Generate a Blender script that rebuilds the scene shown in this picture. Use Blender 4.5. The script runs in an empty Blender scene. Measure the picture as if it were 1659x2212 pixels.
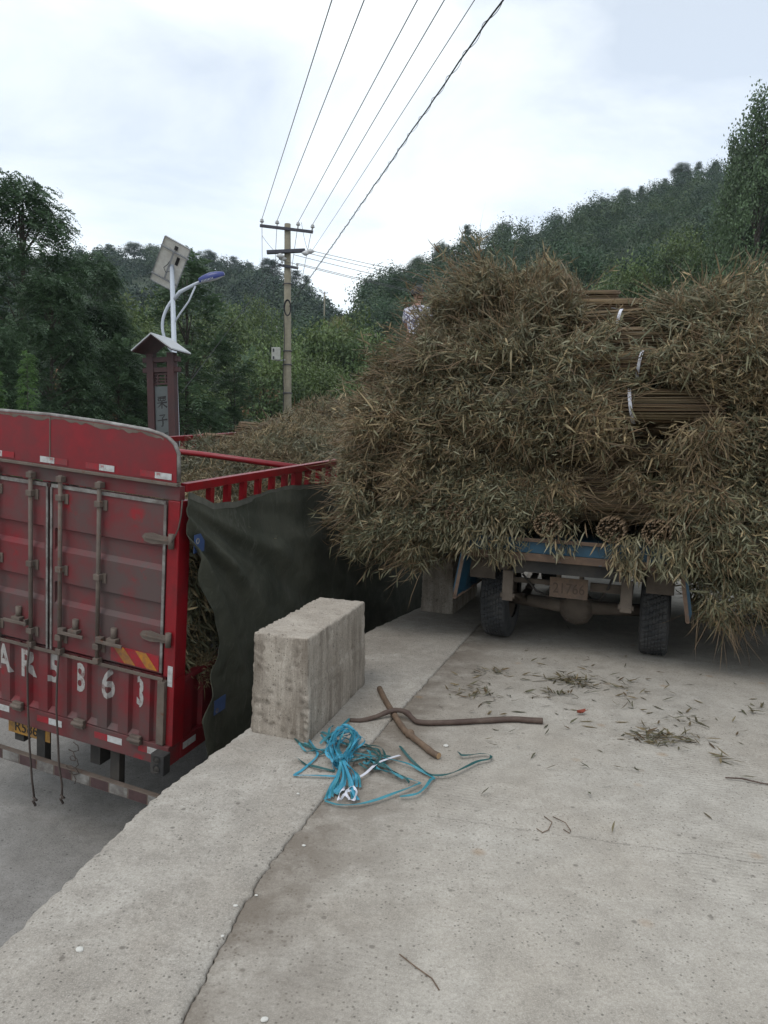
import bpy, bmesh, math, random
import numpy as np
from mathutils import Vector, Matrix

random.seed(11)
rng = np.random.default_rng(11)
S = bpy.context.scene
COL = S.collection
rad = math.radians

# ------------------------------------------------------------------ camera
EYE = 1.65
PITCH, ROLL = rad(4.32), rad(1.5)
fwd = Vector((0, math.cos(PITCH), -math.sin(PITCH)))
rt0 = Vector((1, 0, 0)); up0 = rt0.cross(fwd)
rt = math.cos(ROLL) * rt0 + math.sin(ROLL) * up0
up = -math.sin(ROLL) * rt0 + math.cos(ROLL) * up0
cam_d = bpy.data.cameras.new('camera')
cam_d.sensor_fit = 'VERTICAL'; cam_d.sensor_height = 36.0; cam_d.sensor_width = 27.0
cam_d.lens = 36.0 * 1600 / 2212
cam_d.clip_start = 0.05; cam_d.clip_end = 6000
cam = bpy.data.objects.new('camera', cam_d); COL.objects.link(cam)
cam.matrix_world = Matrix(((rt.x, up.x, -fwd.x, 0), (rt.y, up.y, -fwd.y, 0), (rt.z, up.z, -fwd.z, EYE), (0, 0, 0, 1)))
S.camera = cam

# ------------------------------------------------------------------ sky, sun, exposure
SUN_EL, SUN_AZ = rad(58), rad(215)          # azimuth clockwise from +Y: behind and to the left of the viewer
W = bpy.data.worlds.new('World'); S.world = W; W.use_nodes = True
nt = W.node_tree; nt.nodes.clear()
def N(t, **kw):
    n = nt.nodes.new(t)
    for k, v in kw.items(): setattr(n, k, v)
    return n
out = N('ShaderNodeOutputWorld'); bg = N('ShaderNodeBackground'); bg.inputs['Strength'].default_value = 0.1
sky = N('ShaderNodeTexSky', sky_type='NISHITA', sun_disc=False)
sky.sun_elevation = SUN_EL; sky.sun_rotation = SUN_AZ; sky.air_density = 1.0; sky.dust_density = 0.6; sky.altitude = 400
tc = N('ShaderNodeTexCoord'); mp = N('ShaderNodeMapping'); mp.inputs['Scale'].default_value = (1.0, 1.0, 2.2); mp.inputs['Location'].default_value = (0.35, 0.1, 0.4)
nz = N('ShaderNodeTexNoise'); nz.inputs['Scale'].default_value = 1.9; nz.inputs['Detail'].default_value = 9; nz.inputs['Roughness'].default_value = 0.55; nz.inputs['Distortion'].default_value = 0.5
cr = N('ShaderNodeValToRGB'); cr.color_ramp.elements[0].position = 0.38; cr.color_ramp.elements[0].color = (0.52, 0.52, 0.52, 1)
cr.color_ramp.elements[1].position = 0.60; cr.color_ramp.elements[1].color = (0.95, 0.95, 0.95, 1)
mx = N('ShaderNodeMix', data_type='RGBA'); mx.inputs['B'].default_value = (12.0, 12.7, 13.0, 1)
L = nt.links.new
L(tc.outputs['Generated'], mp.inputs['Vector']); L(mp.outputs[0], nz.inputs['Vector']); L(nz.outputs['Fac'], cr.inputs['Fac'])
gn = N('ShaderNodeMix', data_type='RGBA', blend_type='MULTIPLY'); gn.inputs['Factor'].default_value = 1; gn.inputs['B'].default_value = (1.75, 1.75, 1.75, 1)
L(sky.outputs[0], gn.inputs['A']); L(gn.outputs['Result'], mx.inputs['A']); L(cr.outputs[0], mx.inputs['Factor']); L(mx.outputs['Result'], bg.inputs['Color']); L(bg.outputs[0], out.inputs[0])
sun_d = bpy.data.lights.new('sun', 'SUN'); sun_d.energy = 1.0; sun_d.angle = rad(25); sun_d.color = (1.0, 0.96, 0.9)
sun = bpy.data.objects.new('sun', sun_d); COL.objects.link(sun)
sd = Vector((math.sin(SUN_AZ) * math.cos(SUN_EL), math.cos(SUN_AZ) * math.cos(SUN_EL), math.sin(SUN_EL)))
sun.rotation_euler = (-sd).to_track_quat('-Z', 'Y').to_euler(); sun.location = sd * 50
S.view_settings.view_transform = 'Standard'; S.view_settings.look = 'None'; S.view_settings.gamma = 1.0
S.view_settings.exposure = 0.0; S.view_settings.use_curve_mapping = False

# ------------------------------------------------------------------ materials
def new_mat(name):
    m = bpy.data.materials.new(name); m.use_nodes = True
    nt = m.node_tree; nt.nodes.clear()
    o = nt.nodes.new('ShaderNodeOutputMaterial'); b = nt.nodes.new('ShaderNodeBsdfPrincipled')
    nt.links.new(b.outputs[0], o.inputs[0])
    return m, nt, b, o
def nd(nt, t, ins=None, **kw):
    n = nt.nodes.new(t)
    for k, v in kw.items(): setattr(n, k, v)
    for k, v in (ins or {}).items():
        if hasattr(v, 'is_linked') or isinstance(v, bpy.types.NodeSocket): nt.links.new(v, n.inputs[k])
        else: n.inputs[k].default_value = v
    return n
def c4(c): return (c[0], c[1], c[2], 1)
def noise(nt, vec, scale, detail=5, rough=0.6, dist=0.0):
    return nd(nt, 'ShaderNodeTexNoise', {'Vector': vec, 'Scale': scale, 'Detail': detail, 'Roughness': rough, 'Distortion': dist}).outputs['Fac']
def ramp(nt, fac, lo, hi):
    return nd(nt, 'ShaderNodeMapRange', {'Value': fac, 'From Min': lo, 'From Max': hi}).outputs[0]
def mixc(nt, f, a, b):
    n = nt.nodes.new('ShaderNodeMix'); n.data_type = 'RGBA'
    for k, v in (('Factor', f), ('A', a), ('B', b)):
        if isinstance(v, bpy.types.NodeSocket): nt.links.new(v, n.inputs[k])
        else: n.inputs[k].default_value = v if k == 'Factor' else c4(v)
    return n.outputs['Result']
def math_(nt, op, a, b=0.5):
    n = nt.nodes.new('ShaderNodeMath'); n.operation = op
    for i, v in enumerate((a, b)):
        if isinstance(v, bpy.types.NodeSocket): nt.links.new(v, n.inputs[i])
        else: n.inputs[i].default_value = v
    return n.outputs[0]
def coords(nt, scale=(1, 1, 1)):
    t = nt.nodes.new('ShaderNodeTexCoord'); m = nt.nodes.new('ShaderNodeMapping')
    m.inputs['Scale'].default_value = scale; nt.links.new(t.outputs['Object'], m.inputs['Vector'])
    return m.outputs[0]
def bumpn(nt, h, strength, dist, prev=None):
    ins = {'Height': h, 'Strength': strength, 'Distance': dist}
    if prev is not None: ins['Normal'] = prev
    return nd(nt, 'ShaderNodeBump', ins).outputs[0]

def weathered(name, base, dirt, dirt_amt=(0.45, 0.7), dirt_scale=3.0, rough=0.6, metallic=0.0, spot=None, spot_amt=(0.62, 0.72), spot_scale=14, bump=0.15, bscale=80, stretch=(1, 1, 1)):
    m, nt, b, o = new_mat(name)
    v = coords(nt, stretch)
    col = mixc(nt, ramp(nt, noise(nt, v, dirt_scale * 4, 6, 0.65), 0.3, 0.75), base, tuple(x * 0.72 for x in base))
    col = mixc(nt, ramp(nt, noise(nt, v, dirt_scale, 7, 0.68), *dirt_amt), col, dirt)
    if spot is not None:
        col = mixc(nt, ramp(nt, noise(nt, v, spot_scale, 6, 0.7), *spot_amt), col, spot)
    nt.links.new(col, b.inputs['Base Color'])
    b.inputs['Roughness'].default_value = rough; b.inputs['Metallic'].default_value = metallic
    if bump: nt.links.new(bumpn(nt, noise(nt, v, bscale, 4), bump, 0.004), b.inputs['Normal'])
    return m

def concrete(name, base, warm, pits=True, brush=True, crack=False, streak=False):
    m, nt, b, o = new_mat(name)
    v = coords(nt)
    big = noise(nt, v, 0.9, 8, 0.62, 0.4); mid = noise(nt, v, 6, 8, 0.7, 0.3); fine = noise(nt, v, 70, 5, 0.75)
    col = mixc(nt, ramp(nt, big, 0.34, 0.68), warm, base)
    col = mixc(nt, math_(nt, 'MULTIPLY', ramp(nt, mid, 0.40, 0.72), 0.60), col, tuple(x * 0.55 for x in warm))
    col = mixc(nt, math_(nt, 'MULTIPLY', ramp(nt, noise(nt, v, 2.6, 9, 0.72, 0.8), 0.52, 0.72), 0.5), col, tuple(min(1, x * 1.28) for x in base))
    col = mixc(nt, math_(nt, 'MULTIPLY', ramp(nt, fine, 0.42, 0.72), 0.55), col, tuple(x * 0.42 for x in warm))
    col = mixc(nt, math_(nt, 'MULTIPLY', ramp(nt, noise(nt, v, 28, 6, 0.75), 0.52, 0.75), 0.40), col, tuple(x * 0.5 for x in warm))
    grain = noise(nt, v, 190, 3, 0.8)
    col = mixc(nt, math_(nt, 'MULTIPLY', ramp(nt, grain, 0.48, 0.7), 0.50), col, tuple(min(1, x * 1.35) for x in base))
    h = math_(nt, 'ADD', math_(nt, 'MULTIPLY', fine, 0.5), mid)
    nrm = bumpn(nt, h, 0.55, 0.006)
    if pits:
        vo = nd(nt, 'ShaderNodeTexVoronoi', {'Vector': v, 'Scale': 62.0, 'Randomness': 1.0})
        sel = nd(nt, 'ShaderNodeSeparateColor', {'Color': vo.outputs['Color']}).outputs[0]
        dot = math_(nt, 'MULTIPLY', ramp(nt, vo.outputs['Distance'], 0.34, 0.16), ramp(nt, sel, 0.55, 0.62))
        dot = math_(nt, 'MULTIPLY', dot, ramp(nt, noise(nt, v, 1.7, 4, 0.6), 0.30, 0.5))
        sel2 = nd(nt, 'ShaderNodeSeparateColor', {'Color': vo.outputs['Color']}).outputs[1]
        pc = mixc(nt, sel2, tuple(x * 0.22 for x in warm), tuple(x * 0.62 for x in warm))
        col = mixc(nt, math_(nt, 'MULTIPLY', dot, 0.8), col, pc)
        vo2 = nd(nt, 'ShaderNodeTexVoronoi', {'Vector': v, 'Scale': 17.0, 'Randomness': 1.0})
        s2 = nd(nt, 'ShaderNodeSeparateColor', {'Color': vo2.outputs['Color']}).outputs[0]
        d2 = math_(nt, 'MULTIPLY', ramp(nt, vo2.outputs['Distance'], 0.22, 0.12), ramp(nt, s2, 0.86, 0.9))
        col = mixc(nt, math_(nt, 'MULTIPLY', d2, 0.7), col, tuple(x * 0.4 for x in warm))
        nrm = bumpn(nt, math_(nt, 'ADD', dot, d2), -0.6, 0.006, nrm)
    if brush:
        t = nt.nodes.new('ShaderNodeTexCoord'); mp = nt.nodes.new('ShaderNodeMapping'); nt.links.new(t.outputs['Object'], mp.inputs['Vector'])
        mp.inputs['Rotation'].default_value = (0, 0, rad(17))
        wv = nd(nt, 'ShaderNodeTexWave', {'Vector': mp.outputs[0], 'Scale': 11.0, 'Distortion': 2.2, 'Detail': 4.0, 'Detail Scale': 1.6}, bands_direction='Y')
        msk = ramp(nt, noise(nt, v, 0.8, 3, 0.5), 0.5, 0.62)
        bw = math_(nt, 'MULTIPLY', wv.outputs['Fac'], msk)
        nrm = bumpn(nt, bw, 0.35, 0.004, nrm)
        col = mixc(nt, math_(nt, 'MULTIPLY', bw, 0.12), col, tuple(x * 0.45 for x in base))
    if crack:
        sx = nd(nt, 'ShaderNodeSeparateXYZ', {'Vector': v})
        # hairline transverse crack, wandering about the line y = 3.35 - 0.25 x
        ln = math_(nt, 'ADD', sx.outputs['Y'], math_(nt, 'MULTIPLY', sx.outputs['X'], 0.245))
        wob = math_(nt, 'MULTIPLY', math_(nt, 'SUBTRACT', noise(nt, v, 9, 6, 0.7), 0.5), 0.09)
        d = math_(nt, 'ABSOLUTE', math_(nt, 'SUBTRACT', math_(nt, 'ADD', ln, wob), 3.36))
        wide = math_(nt, 'MULTIPLY', ramp(nt, noise(nt, v, 14, 3), 0.36, 0.75), 0.008)
        ck = math_(nt, 'LESS_THAN', d, wide)
        ck = math_(nt, 'MULTIPLY', ck, ramp(nt, sx.outputs['X'], -0.1, 0.2))
        col = mixc(nt, math_(nt, 'MULTIPLY', ck, 0.42), col, tuple(x * 0.3 for x in warm))
        # damp brown staining beside the slab joint
        jl = math_(nt, 'SUBTRACT', sx.outputs['X'], math_(nt, 'ADD', math_(nt, 'MULTIPLY', sx.outputs['Y'], 0.30), -1.28))
        st = math_(nt, 'MULTIPLY', ramp(nt, jl, 0.75, 0.08), ramp(nt, noise(nt, v, 3.2, 8, 0.72), 0.28, 0.55))
        col = mixc(nt, math_(nt, 'MULTIPLY', st, 0.74), col, (0.125, 0.098, 0.074))
        # ochre spots
        vo3 = nd(nt, 'ShaderNodeTexVoronoi', {'Vector': v, 'Scale': 3.1, 'Randomness': 1.0})
        s3 = nd(nt, 'ShaderNodeSeparateColor', {'Color': vo3.outputs['Color']}).outputs[2]
        oc = math_(nt, 'MULTIPLY', ramp(nt, math_(nt, 'ADD', vo3.outputs['Distance'], math_(nt, 'MULTIPLY', mid, 0.12)), 0.18, 0.09), ramp(nt, s3, 0.72, 0.76))
        col = mixc(nt, math_(nt, 'MULTIPLY', oc, 0.45), col, (0.30, 0.19, 0.10))
    if streak:
        sv = coords(nt, (5, 5, 0.55))
        sk = math_(nt, 'MULTIPLY', ramp(nt, noise(nt, sv, 1.9, 8, 0.74, 0.25), 0.42, 0.60), ramp(nt, noise(nt, v, 2.2, 4, 0.6), 0.22, 0.5))
        geo = nd(nt, 'ShaderNodeNewGeometry'); nz_ = nd(nt, 'ShaderNodeSeparateXYZ', {'Vector': geo.outputs['Normal']}).outputs['Z']
        side = math_(nt, 'LESS_THAN', math_(nt, 'ABSOLUTE', nz_), 0.5)
        col = mixc(nt, math_(nt, 'MULTIPLY', math_(nt, 'MULTIPLY', sk, side), 0.66), col, (0.115, 0.09, 0.068))
    nt.links.new(col, b.inputs['Base Color']); nt.links.new(nrm, b.inputs['Normal'])
    b.inputs['Roughness'].default_value = 0.9; b.inputs['Specular IOR Level'].default_value = 0.25
    return m

def leafy(name, rough=0.55, transl=0.25, hue_var=0.0, val_var=0.35, warm=None):
    """tint attribute on the mesh times a per-object variation"""
    m, nt, b, o = new_mat(name)
    at = nd(nt, 'ShaderNodeAttribute', attribute_name='tint')
    oi = nd(nt, 'ShaderNodeObjectInfo')
    hsv = nd(nt, 'ShaderNodeHueSaturation', {'Color': at.outputs['Color'], 'Saturation': 1.0})
    nt.links.new(math_(nt, 'ADD', math_(nt, 'MULTIPLY', oi.outputs['Random'], val_var), 1.0 - val_var / 2), hsv.inputs['Value'])
    col = hsv.outputs[0]
    if warm is not None:
        w = math_(nt, 'FRACT', math_(nt, 'MULTIPLY', oi.outputs['Random'], 7.31), 0)
        col = mixc(nt, math_(nt, 'MULTIPLY', w, warm[1]), col, warm[0])
    nt.links.new(col, b.inputs['Base Color']); b.inputs['Roughness'].default_value = rough
    b.inputs['Specular IOR Level'].default_value = 0.35
    if transl:
        tr = nd(nt, 'ShaderNodeBsdfTranslucent', {'Color': col}); ms = nd(nt, 'ShaderNodeMixShader', {0: transl})
        nt.links.new(b.outputs[0], ms.inputs[1]); nt.links.new(tr.outputs[0], ms.inputs[2]); nt.links.new(ms.outputs[0], o.inputs[0])
    return m

def simple(name, col, rough=0.6, metallic=0.0, var=0.3, scale=20, bump=0.0):
    m, nt, b, o = new_mat(name)
    v = coords(nt)
    nt.links.new(mixc(nt, ramp(nt, noise(nt, v, scale, 5, 0.65), 0.3, 0.7), col, tuple(x * (1 - var) for x in col)), b.inputs['Base Color'])
    b.inputs['Roughness'].default_value = rough; b.inputs['Metallic'].default_value = metallic
    if bump: nt.links.new(bumpn(nt, noise(nt, v, scale * 3, 4), bump, 0.004), b.inputs['Normal'])
    return m

M = {}
M['slab'] = concrete('road_concrete', (0.475, 0.442, 0.39), (0.385, 0.342, 0.287), crack=True)
M['cap'] = concrete('ledge_concrete', (0.45, 0.418, 0.37), (0.31, 0.272, 0.228), pits=True, brush=False)
M['block'] = concrete('block_concrete', (0.46, 0.41, 0.35), (0.31, 0.262, 0.21), pits=True, brush=False, streak=True)
M['lower'] = concrete('lower_road_concrete', (0.34, 0.325, 0.305), (0.235, 0.22, 0.20), brush=False)
M['soil'] = simple('soil', (0.10, 0.085, 0.06), 0.95, 0, 0.5, 1.2, 0.3)
M['hill'] = simple('hill_undergrowth', (0.05, 0.072, 0.035), 0.95, 0, 0.5, 0.15)
M['grass_hill'] = simple('hill_grass', (0.14, 0.155, 0.055), 0.95, 0, 0.45, 0.2)
M['clay'] = weathered('clay', (0.30, 0.17, 0.09), (0.20, 0.12, 0.07), (0.4, 0.7), 0.5, 0.95, 0, bump=0.6, bscale=3, stretch=(2, 2, 0.5))
M['red'] = weathered('dusty_red_paint', (0.235, 0.007, 0.014), (0.12, 0.026, 0.028), (0.42, 0.72), 1.5, 0.5, 0, (0.10, 0.05, 0.035), (0.66, 0.74), 9)
M['red_dirty'] = weathered('very_dusty_red_paint', (0.20, 0.009, 0.015), (0.088, 0.056, 0.052), (0.36, 0.60), 1.1, 0.65, 0, (0.25, 0.008, 0.014), (0.60, 0.70), 3)
M['red_clean'] = weathered('red_paint', (0.25, 0.008, 0.014), (0.12, 0.018, 0.02), (0.5, 0.8), 2.2, 0.35, 0, (0.10, 0.05, 0.035), (0.70, 0.78), 12)
M['rust'] = weathered('rusty_dusty_steel', (0.115, 0.088, 0.072), (0.16, 0.125, 0.10), (0.4, 0.65), 6, 0.75, 0.0, (0.13, 0.055, 0.03), (0.58, 0.68), 20)
M['alu'] = weathered('dull_aluminium', (0.32, 0.31, 0.29), (0.13, 0.11, 0.10), (0.40, 0.62), 5, 0.5, 0.3)
M['black'] = weathered('black_rubber', (0.022, 0.022, 0.023), (0.055, 0.05, 0.045), (0.4, 0.7), 5, 0.85)
M['frame'] = weathered('chassis_grime', (0.03, 0.028, 0.026), (0.065, 0.055, 0.045), (0.4, 0.7), 4, 0.85)
M['white_tape'] = weathered('white_reflective_tape', (0.55, 0.55, 0.54), (0.26, 0.23, 0.21), (0.48, 0.72), 9, 0.45)
M['red_tape'] = weathered('red_reflective_tape', (0.34, 0.014, 0.024), (0.14, 0.05, 0.05), (0.45, 0.7), 7, 0.45)
M['red_tape_dirty'] = simple('dirty_red_reflective_tape', (0.085, 0.045, 0.045), 0.7, 0, 0.4, 20)
M['yellow_tape'] = weathered('yellow_reflective_tape', (0.46, 0.19, 0.018), (0.17, 0.09, 0.06), (0.42, 0.66), 7, 0.4)
M['stencil'] = weathered('worn_white_paint', (0.40, 0.38, 0.36), (0.15, 0.07, 0.065), (0.52, 0.68), 9, 0.7)
M['plate_y'] = weathered('yellow_plate', (0.40, 0.20, 0.03), (0.16, 0.10, 0.05), (0.45, 0.7), 8, 0.5)
M['plate_o'] = weathered('faded_orange_plate', (0.15, 0.098, 0.066), (0.095, 0.07, 0.053), (0.45, 0.7), 9, 0.75)
M['ink'] = simple('dark_lettering', (0.016, 0.014, 0.014), 0.7)
M['ink_soft'] = simple('faded_lettering', (0.088, 0.058, 0.042), 0.8)
M['ink_red'] = simple('red_print', (0.45, 0.03, 0.03), 0.6)
M['blue'] = weathered('chipped_blue_paint', (0.010, 0.055, 0.095), (0.010, 0.035, 0.055), (0.45, 0.7), 3, 0.5, 0, (0.13, 0.065, 0.04), (0.62, 0.70), 9)
M['blue_rust'] = weathered('rusted_channel', (0.12, 0.075, 0.048), (0.075, 0.048, 0.034), (0.4, 0.7), 5, 0.8, 0, (0.03, 0.09, 0.13), (0.6, 0.7), 8)
M['tyre'] = weathered('dusty_tyre', (0.032, 0.033, 0.035), (0.075, 0.072, 0.068), (0.42, 0.72), 5, 0.9)
M['axle'] = weathered('muddy_axle', (0.085, 0.066, 0.05), (0.14, 0.11, 0.085), (0.4, 0.7), 5, 0.85)
M['galv'] = weathered('galvanised_steel', (0.42, 0.43, 0.45), (0.28, 0.28, 0.28), (0.45, 0.7), 4, 0.45, 0.3)
M['polewhite'] = simple('white_painted_pole', (0.50, 0.54, 0.60), 0.4, 0, 0.1, 6)
M['panel_back'] = weathered('panel_back_sheet', (0.80, 0.78, 0.72), (0.66, 0.62, 0.56), (0.45, 0.7), 3, 0.5)
M['cell'] = simple('solar_cells', (0.015, 0.02, 0.05), 0.15, 0, 0.2, 30)
M['lampblue'] = simple('glossy_blue_shell', (0.03, 0.045, 0.20), 0.3, 0, 0.1)
M['lampwhite'] = simple('pale_lamp_glass', (0.55, 0.57, 0.58), 0.3, 0, 0.1)
M['pole_conc'] = weathered('pole_concrete', (0.25, 0.225, 0.165), (0.18, 0.16, 0.115), (0.4, 0.7), 2.5, 0.9, bump=0.3, bscale=30)
M['steel_dark'] = weathered('dark_crossarm_steel', (0.06, 0.06, 0.075), (0.12, 0.10, 0.09), (0.5, 0.75), 3, 0.6, 0.3)
M['porcelain'] = simple('white_porcelain', (0.6, 0.6, 0.6), 0.25, 0, 0.15)
M['wire'] = simple('aluminium_wire', (0.12, 0.125, 0.13), 0.6, 0.3, 0.1)
M['cable'] = simple('black_cable', (0.015, 0.015, 0.018), 0.7, 0, 0.1)
M['box'] = weathered('meter_box_paint', (0.42, 0.42, 0.38), (0.30, 0.29, 0.25), (0.5, 0.75), 4, 0.55)
M['signwood'] = weathered('dark_red_stained_wood', (0.060, 0.020, 0.019), (0.038, 0.019, 0.019), (0.4, 0.7), 3, 0.65)
M['signroof'] = simple('pale_metal_roofing', (0.45, 0.46, 0.47), 0.45, 0, 0.1)
M['slate'] = weathered('grey_stone_plaque', (0.10, 0.112, 0.112), (0.08, 0.09, 0.09), (0.4, 0.7), 2.5, 0.7)
M['stickdark'] = weathered('dark_bark', (0.075, 0.045, 0.035), (0.12, 0.085, 0.065), (0.4, 0.7), 9, 0.75, 0, (0.24, 0.12, 0.06), (0.66, 0.74), 12, 0.5, 60)
M['sticklight'] = weathered('peeled_branch', (0.19, 0.125, 0.08), (0.115, 0.075, 0.05), (0.4, 0.65), 8, 0.75, 0, (0.30, 0.20, 0.12), (0.6, 0.7), 12, 0.5, 60)
M['cutwood'] = simple('fresh_cut_wood', (0.40, 0.25, 0.13), 0.8)
M['strap_blue'] = simple('bright_blue_strap', (0.05, 0.30, 0.43), 0.4, 0, 0.25, 14)
M['strap_teal'] = simple('teal_strap', (0.022, 0.10, 0.10), 0.45, 0, 0.35, 10)
M['strap_mid'] = simple('turquoise_strap', (0.05, 0.26, 0.32), 0.38, 0, 0.35, 10)
M['strap_white'] = simple('white_strap', (0.66, 0.66, 0.72), 0.4, 0, 0.15, 14)
M['pebble'] = simple('white_pebble', (0.62, 0.60, 0.55), 0.8, 0, 0.2)
M['rope'] = simple('worn_brown_rope', (0.085, 0.065, 0.055), 0.9, 0, 0.3, 60)
M['bluepatch'] = simple('blue_tarp_patch', (0.045, 0.085, 0.21), 0.6, 0, 0.3, 12)
M['skin'] = simple('skin', (0.36, 0.20, 0.14), 0.55, 0, 0.1)
M['hair'] = simple('black_hair', (0.012, 0.011, 0.012), 0.55, 0, 0.2)
M['trousers'] = simple('dark_trousers', (0.04, 0.045, 0.06), 0.85, 0, 0.2)
M['bark'] = weathered('tree_bark', (0.085, 0.07, 0.055), (0.05, 0.042, 0.035), (0.4, 0.65), 6, 0.9, bump=0.6, bscale=20)
M['redleaf'] = simple('dry_red_leaf', (0.26, 0.045, 0.02), 0.7)
M['grassleaf'] = leafy('bundle_leaves', 0.55, 0.18, val_var=0.30, warm=((0.13, 0.085, 0.045), 0.35))
M['stalk'] = leafy('bundle_stalks', 0.6, 0.0, val_var=0.3)
M['tree'] = leafy('tree_leaves', 0.5, 0.28, val_var=0.4)
M['wood_far'] = leafy('wood_leaves', 0.6, 0.25, val_var=0.0)
def tarp_mat():
    m, nt, b, o = new_mat('olive_tarpaulin')
    v = coords(nt)
    c = mixc(nt, ramp(nt, noise(nt, v, 1.6, 7, 0.65, 0.6), 0.36, 0.7), (0.046, 0.049, 0.036), (0.092, 0.092, 0.070))
    w1 = nd(nt, 'ShaderNodeTexWave', {'Vector': coords(nt, (1, 1, 1)), 'Scale': 90.0, 'Distortion': 1.0}, bands_direction='Z').outputs['Fac']
    w2 = nd(nt, 'ShaderNodeTexWave', {'Vector': coords(nt, (1, 1, 1)), 'Scale': 90.0, 'Distortion': 1.0}, bands_direction='Y').outputs['Fac']
    sc = ramp(nt, noise(nt, coords(nt, (1, 3.0, 1)), 5, 8, 0.8, 1.5), 0.54, 0.72)
    c = mixc(nt, math_(nt, 'MULTIPLY', sc, 0.55), c, (0.16, 0.155, 0.13))
    nt.links.new(c, b.inputs['Base Color']); b.inputs['Roughness'].default_value = 0.9; b.inputs['Specular IOR Level'].default_value = 0.2
    nt.links.new(bumpn(nt, math_(nt, 'ADD', math_(nt, 'MULTIPLY', math_(nt, 'ADD', w1, w2), 0.12), math_(nt, 'ADD', noise(nt, v, 14, 5), math_(nt, 'MULTIPLY', noise(nt, coords(nt, (1, 2.2, .8)), 4.0, 6, 0.7, 1.2), 3.0))), 0.55, 0.012), b.inputs['Normal'])
    return m
M['tarp'] = tarp_mat()
M['tarp_hem'] = weathered('faded_tarpaulin_hem', (0.13, 0.128, 0.105), (0.07, 0.07, 0.058), (0.4, 0.7), 6, 0.8)
def shirt_mat():
    m, nt, b, o = new_mat('patterned_shirt')
    v = coords(nt)
    vo = nd(nt, 'ShaderNodeTexVoronoi', {'Vector': v, 'Scale': 11.0}, feature='DISTANCE_TO_EDGE')
    f = ramp(nt, vo.outputs['Distance'], 0.05, 0.09)
    nt.links.new(mixc(nt, f, (0.10, 0.09, 0.16), (0.58, 0.58, 0.64)), b.inputs['Base Color']); b.inputs['Roughness'].default_value = 0.85
    return m
M['shirt'] = shirt_mat()

HAZE_DENSITY = 0.00028
# ------------------------------------------------------------------ object helpers
def link(o, parent=None, label=None, cat=None, group=None, kind=None):
    COL.objects.link(o)
    if parent is not None: o.parent = parent
    if label: o['label'] = label
    if cat: o['category'] = cat
    if group: o['group'] = group
    if kind: o['kind'] = kind
    return o
def empty(name, mat=None, label=None, cat=None, group=None):
    o = bpy.data.objects.new(name, None); o.empty_display_size = 0.2
    if mat is not None: o.matrix_world = mat
    return link(o, None, label, cat, group)
def frame(O, yaw, pitch=0, roll=0):
    cy, sy = math.cos(yaw), math.sin(yaw)
    f = Vector((sy * math.cos(pitch), cy * math.cos(pitch), math.sin(pitch))); r = Vector((cy, -sy, 0)); u = r.cross(f)
    c, s = math.cos(roll), math.sin(roll)
    r2 = c * r - s * u; u2 = s * r + c * u
    return Matrix(((r2.x, f.x, u2.x, O[0]), (r2.y, f.y, u2.y, O[1]), (r2.z, f.z, u2.z, O[2]), (0, 0, 0, 1)))

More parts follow.
